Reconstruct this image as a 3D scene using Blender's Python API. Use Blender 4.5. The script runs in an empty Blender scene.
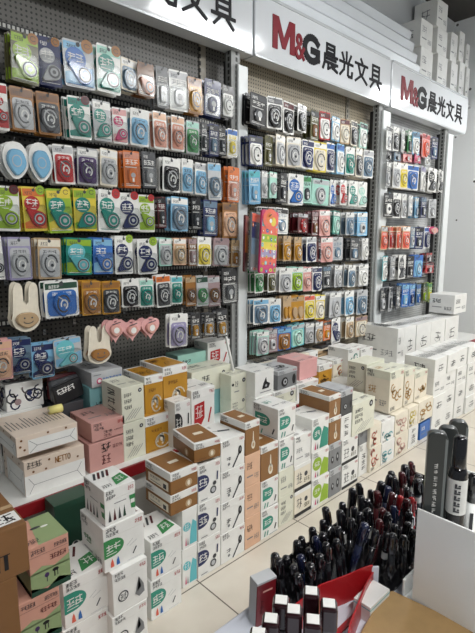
import bpy, bmesh, math, random
from mathutils import Vector, Matrix
random.seed(7)
R = random.Random(11)
col = bpy.context.scene.collection
scn = bpy.context.scene

# ------------------------------------------------------------------ camera model (also used to turn photo pixels into points)
F, CX, CY = 475.0, 237.5, 316.5
PIT, AZ, H = math.radians(9.15), math.radians(46.5), 1.15
FW = (math.cos(AZ)*math.cos(PIT), math.sin(AZ)*math.cos(PIT), -math.sin(PIT))
RT = (math.sin(AZ), -math.cos(AZ), 0.0)
UP = (math.cos(AZ)*math.sin(PIT), math.sin(AZ)*math.sin(PIT), math.cos(PIT))
def ray(px, py):
    u = (px-CX)/F; v = -(py-CY)/F
    return [FW[i]+u*RT[i]+v*UP[i] for i in range(3)]
def W(px, py, Y):
    d = ray(px, py); t = Y/d[1]
    return (d[0]*t, Y, H+d[2]*t)
def Gz(px, py, z):
    d = ray(px, py); t = (z-H)/d[2]
    return (d[0]*t, d[1]*t, z)
def XZ(px, z, Y):
    u = (px-CX)/F; zz = z-H
    return (u*(Y*FW[1]+zz*FW[2])-Y*RT[1])/(RT[0]-u*FW[0])

# ------------------------------------------------------------------ colours and materials
PAL = dict(white=(226,226,222), cream=(214,214,196), ivory=(222,214,196), black=(24,24,27), grey=(120,122,124), silver=(176,178,180),
  charcoal=(58,60,64), lime=(140,172,44), green=(52,128,72), teal=(24,128,114), mint=(160,206,192), navy=(28,38,84), blue=(42,98,170),
  sky=(120,172,204), aqua=(96,180,188), red=(170,34,36), maroon=(82,22,28), orange=(204,108,44), salmon=(196,134,112), pink=(214,160,158),
  magenta=(190,52,104), purple=(70,48,92), lilac=(148,142,176), brown=(112,74,40), bronze=(146,98,42), gold=(178,128,34), tan=(176,150,116),
  mauve=(150,128,130), yellow=(214,194,66), peach=(214,172,142), olive=(84,82,48), kraft=(132,90,44), rose=(206,152,142), steel=(96,120,140),
  forest=(30,66,50), coral=(214,96,76), sage=(138,156,112), dusk=(196,146,128), rosy=(198,150,142), parchment=(216,200,184), paleaqua=(132,186,190), boxbrown=(122,86,52), seagreen=(44,136,116))
def lin(c):
    return tuple(((v/255)/12.92 if v/255 <= 0.04045 else (((v/255)+0.055)/1.055)**2.4) for v in c)+(1.0,)
MATS = {}
def mat(name, rgb=None, rough=0.5, metal=0.0, coat=0.0, vary=0.05, scale=40.0, emit=None, spec=0.5):
    if name in MATS: return MATS[name]
    m = bpy.data.materials.new(name); m.use_nodes = True
    nt = m.node_tree; b = nt.nodes['Principled BSDF']
    c = lin(rgb if rgb else PAL[name])
    b.inputs['Roughness'].default_value = rough; b.inputs['Metallic'].default_value = metal
    b.inputs['Coat Weight'].default_value = coat; b.inputs['Coat Roughness'].default_value = 0.12
    b.inputs['Specular IOR Level'].default_value = spec
    if vary:
        tc = nt.nodes.new('ShaderNodeTexCoord'); nz = nt.nodes.new('ShaderNodeTexNoise'); nz.inputs['Scale'].default_value = scale
        rp = nt.nodes.new('ShaderNodeMapRange'); rp.inputs['To Min'].default_value = 1-vary*2; rp.inputs['To Max'].default_value = 1+vary*2
        mx = nt.nodes.new('ShaderNodeMix'); mx.data_type = 'RGBA'; mx.blend_type = 'MULTIPLY'; mx.inputs[0].default_value = 1.0
        nt.links.new(tc.outputs['Object'], nz.inputs['Vector']); nt.links.new(nz.outputs['Fac'], rp.inputs['Value'])
        mx.inputs[6].default_value = c; nt.links.new(rp.outputs[0], mx.inputs[7]); nt.links.new(mx.outputs[2], b.inputs['Base Color'])
    else: b.inputs['Base Color'].default_value = c
    if emit:
        b.inputs['Emission Color'].default_value = lin(emit[0]); b.inputs['Emission Strength'].default_value = emit[1]
    MATS[name] = m
    return m
def pm(n): return mat(n, None, 0.32, 0, 0.25, 0.06, 60)          # printed pack card
def cm(n): return mat('carton_'+n, PAL[n], 0.42, 0, 0.12, 0.04, 25)  # carton board
def im(n): return mat('ink_'+n, PAL[n], 0.5, 0, 0, 0)            # printing ink
def dm(n): return mat('plastic_'+n, PAL[n], 0.18, 0, 0.5, 0.04, 80) # moulded plastic
def clear_mat():
    if 'clear' in MATS: return MATS['clear']
    m = bpy.data.materials.new('clear_blister'); m.use_nodes = True; nt = m.node_tree
    for n in list(nt.nodes): nt.nodes.remove(n)
    o = nt.nodes.new('ShaderNodeOutputMaterial'); t = nt.nodes.new('ShaderNodeBsdfTransparent'); g = nt.nodes.new('ShaderNodeBsdfGlossy')
    f = nt.nodes.new('ShaderNodeLayerWeight'); f.inputs['Blend'].default_value = 0.35
    mr = nt.nodes.new('ShaderNodeMapRange'); mr.inputs['To Min'].default_value = 0.02; mr.inputs['To Max'].default_value = 0.45
    x = nt.nodes.new('ShaderNodeMixShader'); g.inputs['Roughness'].default_value = 0.24
    t.inputs['Color'].default_value = (0.95,0.96,0.96,1)
    nt.links.new(f.outputs['Fresnel'], mr.inputs['Value']); nt.links.new(mr.outputs[0], x.inputs['Fac'])
    nt.links.new(t.outputs[0], x.inputs[1]); nt.links.new(g.outputs[0], x.inputs[2]); nt.links.new(x.outputs[0], o.inputs['Surface'])
    MATS['clear'] = m
    return m

def dots_mat(name, base, hole, px, pz, rad, axis='xz', slot=False, rough=0.5):
    """board with a regular grid of punched holes (object coordinates, metres)"""
    m = bpy.data.materials.new(name); m.use_nodes = True; nt = m.node_tree; b = nt.nodes['Principled BSDF']; b.inputs['Roughness'].default_value = rough
    tc = nt.nodes.new('ShaderNodeTexCoord'); sp = nt.nodes.new('ShaderNodeSeparateXYZ'); nt.links.new(tc.outputs['Object'], sp.inputs[0])
    def mth(op, a, bv=None):
        n = nt.nodes.new('ShaderNodeMath'); n.operation = op
        if isinstance(a, (int, float)): n.inputs[0].default_value = a
        else: nt.links.new(a, n.inputs[0])
        if bv is not None:
            if isinstance(bv, (int, float)): n.inputs[1].default_value = bv
            else: nt.links.new(bv, n.inputs[1])
        return n.outputs[0]
    ax = sp.outputs[0] if axis[0] == 'x' else sp.outputs[1]; az = sp.outputs[2]
    fx = mth('SUBTRACT', mth('FRACT', mth('DIVIDE', ax, px)), 0.5); fz = mth('SUBTRACT', mth('FRACT', mth('DIVIDE', az, pz)), 0.5)
    dx = mth('MULTIPLY', fx, px); dz = mth('MULTIPLY', fz, pz)
    if slot: d = mth('MAXIMUM', mth('DIVIDE', mth('ABSOLUTE', dx), rad[0]), mth('DIVIDE', mth('ABSOLUTE', dz), rad[1])); msk = mth('LESS_THAN', d, 1.0)
    else: d = mth('SQRT', mth('ADD', mth('MULTIPLY', dx, dx), mth('MULTIPLY', dz, dz))); msk = mth('LESS_THAN', d, rad)
    mx = nt.nodes.new('ShaderNodeMix'); mx.data_type = 'RGBA'; nt.links.new(msk, mx.inputs[0])
    nz = nt.nodes.new('ShaderNodeTexNoise'); nz.inputs['Scale'].default_value = 6; nt.links.new(tc.outputs['Object'], nz.inputs['Vector'])
    cr = nt.nodes.new('ShaderNodeMapRange'); cr.inputs['To Min'].default_value = 0.8; cr.inputs['To Max'].default_value = 1.15; nt.links.new(nz.outputs['Fac'], cr.inputs['Value'])
    mb = nt.nodes.new('ShaderNodeMix'); mb.data_type = 'RGBA'; mb.blend_type = 'MULTIPLY'; mb.inputs[0].default_value = 1; mb.inputs[6].default_value = lin(base); nt.links.new(cr.outputs[0], mb.inputs[7])
    nt.links.new(mb.outputs[2], mx.inputs[6]); mx.inputs[7].default_value = lin(hole)
    nt.links.new(mx.outputs[2], b.inputs['Base Color'])
    return m

# ------------------------------------------------------------------ mesh builder
class MB:
    def __init__(s): s.v = []; s.f = []; s.m = []; s.mats = []; s.sm = []
    def mi(s, m):
        if m not in s.mats: s.mats.append(m)
        return s.mats.index(m)
    def face(s, pts, m, smooth=False):
        n = len(s.v); s.v += [tuple(p) for p in pts]; s.f.append(tuple(range(n, n+len(pts)))); s.m.append(s.mi(m)); s.sm.append(smooth)
    def raw(s, vs, fs, m, smooth=False):
        n = len(s.v); s.v += [tuple(p) for p in vs]; k = s.mi(m)
        for f in fs: s.f.append(tuple(i+n for i in f)); s.m.append(k); s.sm.append(smooth)
    def box(s, x0, x1, y0, y1, z0, z1, m, ch=0.0):
        if ch <= 0:
            vs = [(x0,y0,z0),(x1,y0,z0),(x1,y1,z0),(x0,y1,z0),(x0,y0,z1),(x1,y0,z1),(x1,y1,z1),(x0,y1,z1)]
            s.raw(vs, [(0,3,2,1),(4,5,6,7),(0,1,5,4),(1,2,6,5),(2,3,7,6),(3,0,4,7)], m); return
        bm = bmesh.new(); bmesh.ops.create_cube(bm, size=1)
        for v in bm.verts: v.co = Vector(((x0+x1)/2+v.co.x*(x1-x0), (y0+y1)/2+v.co.y*(y1-y0), (z0+z1)/2+v.co.z*(z1-z0)))
        bmesh.ops.bevel(bm, geom=list(bm.edges), offset=ch, segments=2, affect='EDGES', profile=0.5)
        bm.verts.index_update()
        s.raw([v.co[:] for v in bm.verts], [[v.index for v in f.verts] for f in bm.faces], m); bm.free()
    def prism(s, poly, y0, y1, m, inset=0.0, smooth=False):
        """polygon in local x,z (counter-clockwise seen from -y), extruded from y1 (back) to y0 (front); inset rounds the front rim"""
        n = len(poly); cx = sum(p[0] for p in poly)/n; cz = sum(p[1] for p in poly)/n
        vs = [(x,y1,z) for x,z in poly]
        rings = [poly]
        yl = [y1]
        if inset > 0:
            yl.append(y0+inset); rings.append(poly); vs += [(x,y0+inset,z) for x,z in poly]
            q = []
            for x,z in poly:
                d = math.hypot(x-cx, z-cz) or 1e-6; k = max(0.0, 1-inset/d); q.append((cx+(x-cx)*k, cz+(z-cz)*k))
            vs += [(x,y0,z) for x,z in q]; nr = 3
        else:
            vs += [(x,y0,z) for x,z in poly]; nr = 2
        fs = [tuple(range(n-1,-1,-1))[::1]]
        fs = [tuple(reversed(range(n)))[::-1][::-1]]
        for r in range(nr-1):
            for i in range(n):
                j = (i+1) % n; fs.append((r*n+i, r*n+j, (r+1)*n+j, (r+1)*n+i))
        fs.append(tuple((nr-1)*n+i for i in range(n)))
        s.raw(vs, fs, m, smooth)
    def tube(s, pts, r, m, n=8, caps=True, radii=None):
        pts = [Vector(p) for p in pts]; k = len(pts); vs = []; fs = []
        up = Vector((0,0,1)); prev = None
        for i, p in enumerate(pts):
            t = (pts[min(i+1,k-1)]-pts[max(i-1,0)]).normalized()
            a = t.cross(up if abs(t.z) < 0.95 else Vector((1,0,0))) if prev is None else (prev - t*prev.dot(t))
            a.normalize(); prev = a; b = t.cross(a)
            rr = radii[i] if radii else r
            for j in range(n):
                an = 2*math.pi*j/n; vs.append(tuple(p+a*(math.cos(an)*rr)+b*(math.sin(an)*rr)))
        for i in range(k-1):
            for j in range(n): fs.append((i*n+j, i*n+(j+1)%n, (i+1)*n+(j+1)%n, (i+1)*n+j))
        if caps: fs.append(tuple(range(n-1,-1,-1))); fs.append(tuple((k-1)*n+j for j in range(n)))
        s.raw(vs, fs, m, True)
    def build(s, name, parent=None, loc=None, rz=0.0):
        me = bpy.data.meshes.new(name); me.from_pydata(s.v, [], s.f)
        for m in s.mats: me.materials.append(m)
        me.polygons.foreach_set('material_index', s.m); me.polygons.foreach_set('use_smooth', s.sm)
        bm = bmesh.new(); bm.from_mesh(me); bmesh.ops.recalc_face_normals(bm, faces=bm.faces); bm.to_mesh(me); bm.free()
        me.update()
        o = bpy.data.objects.new(name, me); col.objects.link(o)
        if parent is not None: o.parent = parent
        if loc is not None: o.location = loc
        o.rotation_euler.z = rz
        return o
def tag(o, label, cat, group=None, kind=None):
    if label: o['label'] = label
    if cat: o['category'] = cat
    if group: o['group'] = group
    if kind: o['kind'] = kind
    return o
def empty(name, loc, rz=0.0):
    o = bpy.data.objects.new(name, None); col.objects.link(o); o.location = loc; o.rotation_euler.z = rz; o.empty_display_size = 0.02
    return o
def copy_tree(o, parent=None):
    c = o.copy(); col.objects.link(c)
    if parent is not None: c.parent = parent
    for ch in list(o.children): copy_tree(ch, c)
    return c

# ------------------------------------------------------------------ printing on faces
class Face:
    """a rectangle o + u*U + v*V (u, v in 0..1), N its outward normal; ink sits a hair in front"""
    def __init__(s, mb, o, U, V, N): s.mb = mb; s.o = Vector(o); s.U = Vector(U); s.V = Vector(V); s.N = Vector(N).normalized(); s.k = 0; s.lu = s.U.length; s.lv = s.V.length
    def P(s, u, v): return s.o+s.U*u+s.V*v+s.N*(0.0007+0.0003*s.k)
    def up(s): s.k += 1; return s
    def poly(s, pts, m): s.mb.face([s.P(u,v) for u,v in pts], m)
    def rect(s, u0, v0, u1, v1, m): s.poly([(u0,v0),(u1,v0),(u1,v1),(u0,v1)], m)
    def ell(s, cu, cv, r, m, n=18, sx=1.0, sy=1.0):
        """r in metres"""
        s.poly([(cu+math.cos(2*math.pi*i/n)*r*sx/s.lu, cv+math.sin(2*math.pi*i/n)*r*sy/s.lv) for i in range(n)], m)
    def line(s, pts, w, m):
        """polyline in u,v; w metres"""
        for (a,b),(c,d) in zip(pts, pts[1:]):
            dx = (c-a)*s.lu; dz = (d-b)*s.lv; L = math.hypot(dx,dz) or 1e-9; nx = -dz/L*w/2; nz = dx/L*w/2
            ex = dx/L*w*0.35; ez = dz/L*w*0.35
            s.poly([(a+(nx-ex)/s.lu,b+(nz-ez)/s.lv),(a+(-nx-ex)/s.lu,b+(-nz-ez)/s.lv),(c+(-nx+ex)/s.lu,d+(-nz+ez)/s.lv),(c+(nx+ex)/s.lu,d+(nz+ez)/s.lv)], m)
    def glyphs(s, u0, v0, u1, v1, n, m, w=None, rng=None):
        """n square characters made of a few brush bars each"""
        rng = rng or R
        cw = (u1-u0)/n; h = v1-v0; w = min(w or 1, 0.13*h*s.lv, 0.16*cw*s.lu)
        for i in range(n):
            a = u0+i*cw+cw*0.1; b = a+cw*0.8
            s.line([(a, v0+h*rng.uniform(.75,.98)), (b, v0+h*rng.uniform(.75,.98))], w, m)
            s.line([(a, v0+h*rng.uniform(.3,.6)), (b, v0+h*rng.uniform(.3,.6))], w, m)
            x = a+(b-a)*rng.uniform(.2,.8); s.line([(x, v0+h), (x, v0+h*rng.uniform(0,.3))], w, m)
            if rng.random() < .6: s.line([(a, v0), (b, v0+h*rng.uniform(0,.15))], w, m)
            if rng.random() < .6: x = a+(b-a)*rng.uniform(0,1); s.line([(x, v0+h*.6), (a if rng.random()<.5 else b, v0)], w, m)
    def text(s, word, u0, v0, u1, v1, m, w):
        n = len(word); cw = (u1-u0)/n
        for i, ch in enumerate(word):
            for st in FONT.get(ch, []):
                s.line([(u0+i*cw+cw*0.82*x/100, v0+(v1-v0)*y/100) for x,y in st], w, m)
def arc(cx, cy, rx, ry, a0, a1, n=10): return [(cx+rx*math.cos(math.radians(a0+(a1-a0)*i/n)), cy+ry*math.sin(math.radians(a0+(a1-a0)*i/n))) for i in range(n+1)]
FONT = {
 'N': [[(5,0),(5,100),(95,0),(95,100)]], 'E': [[(95,100),(5,100),(5,0),(95,0)],[(5,52),(80,52)]], 'T': [[(0,100),(100,100)],[(50,100),(50,0)]],
 'O': [arc(50,50,48,50,0,360,14)], 'M': [[(5,0),(5,100),(50,35),(95,100),(95,0)]], 'S': [arc(50,74,42,26,30,270,8)+arc(50,25,44,25,90,-150,8)],
 'G': [arc(50,50,46,50,45,315,12)+[(90,15),(90,48),(55,48)]],
 '&': [[(98,0),(22,72)]+arc(42,80,22,20,200,-20,8)+[(60,68),(12,34)]+arc(38,24,30,24,160,330,8)+[(92,46)]],
 'I': [[(50,0),(50,100)]], 'L': [[(10,100),(10,0),(90,0)]],
 # the four characters of the fascia
 'chen': [[(24,98),(76,98),(76,66),(24,66),(24,98)],[(24,82),(76,82)],[(96,56),(12,56),(12,28),(2,2)],[(26,43),(86,43)],[(18,28),(98,28)],[(36,28),(36,4),(56,14)],[(54,28),(70,12),(97,2)],[(86,24),(66,12)]],
 'guang': [[(50,99),(50,58)],[(18,90),(31,66)],[(82,90),(69,66)],[(3,56),(97,56)],[(36,56),(33,28),(6,3)],[(63,56),(63,10),(70,5),(92,5),(94,24)]],
 'wen': [[(44,99),(56,84)],[(4,76),(96,76)],[(76,76),(60,38),(8,3)],[(24,76),(42,38),(94,3)]],
 'ju': [[(22,98),(78,98),(78,36),(22,36),(22,98)],[(22,78),(78,78)],[(22,57),(78,57)],[(2,33),(98,33)],[(34,26),(10,2)],[(66,26),(92,2)]],
}

# ------------------------------------------------------------------ setting
YW, YP, YD, ZD = 2.08, 1.92, 1.45, 0.33
def floor_mat():
    m = bpy.data.materials.new('floor_tile'); m.use_nodes = True; nt = m.node_tree; b = nt.nodes['Principled BSDF']
    tc = nt.nodes.new('ShaderNodeTexCoord'); sp = nt.nodes.new('ShaderNodeSeparateXYZ'); nt.links.new(tc.outputs['Object'], sp.inputs[0])
    def mth(op, a, bv):
        n = nt.nodes.new('ShaderNodeMath'); n.operation = op; nt.links.new(a, n.inputs[0]); n.inputs[1].default_value = bv; return n.outputs[0]
    outs = []
    for ax, off in ((0,-0.385),(1,-0.62)):
        f = mth('ABSOLUTE', mth('SUBTRACT', mth('FRACT', mth('DIVIDE', mth('ADD', sp.outputs[ax], off), 0.52), 1), 0.5), 0)
        outs.append(mth('GREATER_THAN', f, 0.4955))
    mxm = nt.nodes.new('ShaderNodeMath'); mxm.operation = 'MAXIMUM'; nt.links.new(outs[0], mxm.inputs[0]); nt.links.new(outs[1], mxm.inputs[1])
    nz = nt.nodes.new('ShaderNodeTexNoise'); nz.inputs['Scale'].default_value = 5; nz.inputs['Detail'].default_value = 6; nt.links.new(tc.outputs['Object'], nz.inputs['Vector'])
    cr = nt.nodes.new('ShaderNodeValToRGB'); cr.color_ramp.elements[0].position = .3; cr.color_ramp.elements[1].position = .7
    cr.color_ramp.elements[0].color = lin((188,180,166)); cr.color_ramp.elements[1].color = lin((204,197,184)); nt.links.new(nz.outputs['Fac'], cr.inputs[0])
    mx = nt.nodes.new('ShaderNodeMix'); mx.data_type = 'RGBA'; nt.links.new(mxm.outputs[0], mx.inputs[0]); nt.links.new(cr.outputs[0], mx.inputs[6]); mx.inputs[7].default_value = lin((92,84,74))
    nt.links.new(mx.outputs[2], b.inputs['Base Color']); b.inputs['Roughness'].default_value = 0.28
    return m
def struct(name, x0, x1, y0, y1, z0, z1, m):
    mb = MB(); mb.box(x0,x1,y0,y1,z0,z1,m); o = mb.build(name); o['kind'] = 'structure'; return o
struct('floor', -2.5, 6.5, -3, YW+.1, -0.06, 0, floor_mat())
wm = mat('wall_paint', (186,188,188), 0.7, 0, 0, 0.05, 3)
struct('wall_back', -2.5, 6.5, YW, YW+.1, 0, 3.14, wm)
def spotted_wall():
    m = bpy.data.materials.new('spotted_wall_paint'); m.use_nodes = True; nt = m.node_tree; b = nt.nodes['Principled BSDF']; b.inputs['Roughness'].default_value = .7
    tc = nt.nodes.new('ShaderNodeTexCoord'); v = nt.nodes.new('ShaderNodeTexVoronoi'); v.inputs['Scale'].default_value = 7; nt.links.new(tc.outputs['Object'], v.inputs['Vector'])
    l = nt.nodes.new('ShaderNodeMath'); l.operation = 'LESS_THAN'; l.inputs[1].default_value = 0.085; nt.links.new(v.outputs['Distance'], l.inputs[0])
    mx = nt.nodes.new('ShaderNodeMix'); mx.data_type = 'RGBA'; nt.links.new(l.outputs[0], mx.inputs[0]); mx.inputs[6].default_value = lin((226,228,228)); mx.inputs[7].default_value = lin((84,80,78))
    nt.links.new(mx.outputs[2], b.inputs['Base Color']); return m
struct('wall_right', 4.75, 4.85, -3, YW, 0, 3.14, spotted_wall())
struct('ceiling', -2.5, 6.5, -3, YW+.1, 3.14, 3.2, mat('ceiling_dark', (62,60,58), 0.8, 0, 0, 0.05, 2))

# ------------------------------------------------------------------ shelving bays
BX = [0.3, 1.815, 3.17, 4.36]
RAILZ = [1.905-0.178*i for i in range(9)]
boards = [dots_mat('pegboard_grey', (98,96,91), (22,22,22), .0185, .0185, .0042), dots_mat('pegboard_tan', (158,148,128), (56,52,46), .0185, .0185, .004), dots_mat('pegboard_white', (214,216,216), (120,122,122), .0185, .0185, .004)]
rail_m = dots_mat('slotted_rail', (30,31,33), (196,196,190), .016, .1, (.0048,.0068), slot=True)
stile_m = dots_mat('slotted_stile', (150,144,132), (36,34,32), .05, .032, (.006,.010), slot=True)
upf_m = dots_mat('slotted_upright_front', (142,144,142), (30,30,30), .058, .030, (.007,.010), 'xz', slot=True)
upr_m = dots_mat('slotted_upright', (138,140,138), (30,30,30), .076, .030, (.007,.010), 'yz', slot=True)
rail_dark = mat('rail_dark', (40,41,43), .4)
white_steel = mat('white_steel', (222,226,226), .35, 0, .1, .03, 8)
red_edge = mat('red_edging', (128,18,26), .35, 0, .1, .04, 12)
deck_m = mat('deck_white', (214,214,210), .4, 0, 0, .03, 6)
def upright(pxs, px0, px1, ztop, label):
    """grey slotted post (from pixel column pxs) with a white cover strip (px0 to px1) on its front"""
    yf = 1.802; xs, x0, x1 = XZ(pxs, 1.15, yf), XZ(px0, 1.15, yf), XZ(px1, 1.15, yf)
    c = (x0+x1)/2; o = empty('upright_post', (c, yf, 0)); w = x1-x0; tag(o, label, 'post', 'white uprights between the shelving bays')
    mb = MB(); mb.box(-w/2, w/2, 0, .016, ZD+.0005, ztop, white_steel, .003); mb.build('front_strip', o)
    mb = MB(); mb.box(xs-c-.028, xs-c+.030, .019, .060, ZD+.0005, ZS0-.001, upr_m); mb.box(xs-c-.0275, xs-c+.030, .0182, .0192, ZD+.0005, ZS0-.001, upf_m); mb.box(xs-c-.006, xs-c+.006, .060, .099, ZD+.01, ZS0-.03, rail_dark)
    if w/2 > xs-c+.02: mb.box(-w/2+.004, w/2-.004, .0155, .030, ZD+.02, ztop-.02, rail_dark)
    mb.build('slotted_side', o)
for i, (nm, x0, x1) in enumerate((('cut-off', BX[0], BX[1]), ('middle', BX[1], BX[2]), ('far', BX[2], BX[3]))):
    e = empty('shelving_bay', (x0, YP, 0)); L = x1-x0; xa = -.25 if i == 0 else .0
    tag(e, ['grey perforated backing board with dark slotted rails under the cut-off sign', 'tan perforated backing board with dark slotted rails under the middle sign', 'narrow white perforated backing board with rails under the far sign'][i], 'shelving', 'perforated boards along the wall')
    mb = MB(); mb.box(xa, L-.002, .012, .03, 0.0, 2.345, boards[i]); mb.build('pegboard', e)
    for k, z in enumerate(RAILZ[:8] if i else RAILZ[:7]):
        mb = MB(); mb.box(0.02, L-.03, -.018, .004, .035, .062, rail_m, .002); mb.box(.05, .07, .003, .0125, .04, .06, rail_m); mb.box(L-.07, L-.05, .003, .0125, .04, .06, rail_m)
        mb.build('slotted_rail', e, (0, 0, z-.05))
    if i < 2:
        for px in ((204, 231), (347,))[i]:
            xs = XZ(px, 1.7, YP)-x0; mb = MB(); mb.box(xs-.02, xs+.02, .004, .0122, ZD+.02, 2.3, stile_m, .002); mb.build('slotted_stile', e)
    d = empty('deck_shelf', (x0, YD, 0)); tag(d, ['white deck shelf with red edge carrying the patterned and gold cartons', 'white deck shelf with red edge behind the floor cartons', 'white deck shelf with red edge at the far end'][i], 'shelf', 'red-edged deck shelves')
    mb = MB(); mb.box(xa, L-.002, .012, YP-YD+.010, ZD-.03, ZD, deck_m, .002); mb.box(xa, L-.004, .04, YP-YD+.010, 0.0, ZD-.03, deck_m); mb.build('deck_body', d)
    mb = MB(); mb.box(xa, L-.002, 0, .012, ZD-.04, ZD+.002, red_edge, .002); mb.build('red_edging', d)
ZS0, ZS1, YS = 2.062, 2.37, 1.80
upright(238, 238.5, 247.5, 2.0, 'white upright post between the grey board and the tan board')
upright(377.5, 378, 385, 2.03, 'white upright post between the tan board and the narrow white board')
upright(441.5, 442, 446.5, 2.03, 'slim white upright post at the far end beside the bare wall')

# ------------------------------------------------------------------ fascia signs
sign_m = mat('sign_gloss_white', (202,205,208), .10, 0, .6, .02, 2)
trim_m = mat('sign_trim', (196,200,202), .25, .3, 0, .02, 5)
ZS0, ZS1, YS = 2.062, 2.37, 1.80
def letter(parent, name, strokes, x0, x1, z0, z1, w, m, deep=.004):
    mb = MB(); kk = 0
    for st in strokes:
        pts = [(x0+(x1-x0)*a/100, z0+(z1-z0)*b/100) for a,b in st]
        for (a,b),(c,d) in zip(pts, pts[1:]):
            dx, dz = c-a, d-b; L = math.hypot(dx,dz) or 1e-9; nx, nz = -dz/L*w/2, dx/L*w/2; ex, ez = dx/L*w*.45, dz/L*w*.45
            kk += 1; mb.prism([(a+nx-ex,b+nz-ez),(a-nx-ex,b-nz-ez),(c-nx+ex,d-nz+ez),(c+nx+ex,d+nz+ez)], -deep-.00012*kk, 0.0002, m)
    return mb.build(name, parent)
def polyletter(parent, name, polys, x0, x1, z0, z1, m, deep=.004):
    mb = MB()
    for p in polys: mb.prism([(x0+(x1-x0)*a/100, z0+(z1-z0)*b/100) for a,b in p], -deep, .0002, m)
    return mb.build(name, parent)
lr, lk = mat('letter_red', (112,6,24), .5, 0, 0, .05, 40, None, .25), mat('letter_black', (16,16,20), .55, 0, 0, .05, 40, None, .2)
def sign(x0, x1, label, logo=True, last=False):
    e = empty('fascia_sign', ((x0+x1)/2, YS, ZS0)); tag(e, label, 'sign', 'lit shop fascia signs'); L = x1-x0; hL = L/2-.006; hh = ZS1-ZS0
    mb = MB()
    poly = [(-hL,0),(hL,0),(hL,hh),(-hL,hh)]
    if last: poly = [(-hL,0)]+[(hL-.06+.06*math.cos(math.radians(a)), .06+.06*math.sin(math.radians(a))) for a in range(-90,1,15)]+[(hL-.03+.03*math.cos(math.radians(a)), hh-.03+.03*math.sin(math.radians(a))) for a in range(0,91,15)]+[(-hL,hh)]
    mb.prism(poly, 0, .075, sign_m, .004); mb.build('face_panel', e)
    mb = MB(); mb.box(-hL, hL-.03, -.006, .004, hh-.014, hh, trim_m, .002); mb.box(-hL, hL-.06, -.006, .004, 0, .012, trim_m, .002); mb.build('edge_trim', e)
    cx = (x0+x1)/2; z0, z1 = .078, .222
    # lettering, placed as on the middle sign (offsets from its left end)
    def lx(x): return x0+(x-1.821)-cx
    sc = (x1-x0)/1.35
    def lx(x): return x0+(x-1.821)*sc-cx
    M = [[(0,0),(22,0),(22,60),(43,8),(57,8),(78,60),(78,0),(100,0),(100,100),(74,100),(50,40),(26,100),(0,100)]]
    if logo:
        polyletter(e, 'logo_letter', M, lx(1.957), lx(2.135), z0-.004, z1+.012, lr)
        a = letter(e, 'logo_ampersand', FONT['&'], lx(2.14), lx(2.215), z0-.002, z1-.035, .018, lr)
        letter(e, 'logo_letter', [arc(50,50,40,42,40,320,12)+[(82,20),(82,46),(52,46)]], lx(2.205), lx(2.37), z0-.004, z1-.005, .034, lk)
        letter(e, 'ideograph', FONT['chen'], lx(2.39), lx(2.535), z0-.002, z1-.006, .0145, lk)
    letter(e, 'ideograph', FONT['guang'], lx(2.555), lx(2.70), z0-.002, z1-.006, .0145, lk)
    letter(e, 'ideograph', FONT['wen'], lx(2.72), lx(2.87), z0-.002, z1-.006, .0145, lk)
    letter(e, 'ideograph', FONT['ju'], lx(2.895), lx(3.04), z0-.002, z1-.006, .0145, lk)
    return e
sign(0.47, 1.821, 'white fascia sign cut off by the top of the frame, ending in two characters')
sign(1.821, 3.166, 'whole white fascia sign with red and black lettering over the middle bay')
sign(3.17, 4.50, 'white fascia sign with rounded end, furthest along the wall', last=True)

# ------------------------------------------------------------------ hanging packs
ORD = ['first','second','third','fourth','fifth','sixth','seventh','eighth','ninth','tenth','eleventh','twelfth','thirteenth','fourteenth','fifteenth','sixteenth']
def rrect(w, h, r, n=3, z0=0.0):
    o = []
    for cx, cz, a0 in ((w/2-r, z0+r, -90), (w/2-r, z0+h-r, 0), (-w/2+r, z0+h-r, 90), (-w/2+r, z0+r, 180)):
        for i in range(n+1): a = math.radians(a0+90*i/n); o.append((cx+r*math.cos(a), cz+r*math.sin(a)))
    return o
def blob(cx, cz, rx, rz, lobes, n=22):
    return [(cx+rx*math.cos(t)*(1+lobes*math.cos(2*t+.7)), cz+rz*math.sin(t)*(1+lobes*math.sin(3*t))) for t in [2*math.pi*i/n for i in range(n)]]
def tear(cx, cz, r, tx, tz, n=14):
    """reel housing: circle round (cx, cz) drawn out to the tip (tx, tz)"""
    d = math.hypot(tx-cx, tz-cz); a = math.atan2(tz-cz, tx-cx); b = math.acos(min(.98, r/d))
    o = [(cx+r*math.cos(a+b+(2*math.pi-2*b)*i/n), cz+r*math.sin(a+b+(2*math.pi-2*b)*i/n)) for i in range(n+1)]
    t = .18*r; pa = a+math.pi/2
    return o+[(tx-t*math.cos(pa), tz-t*math.sin(pa)), (tx+t*math.cos(pa), tz+t*math.sin(pa))]
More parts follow.
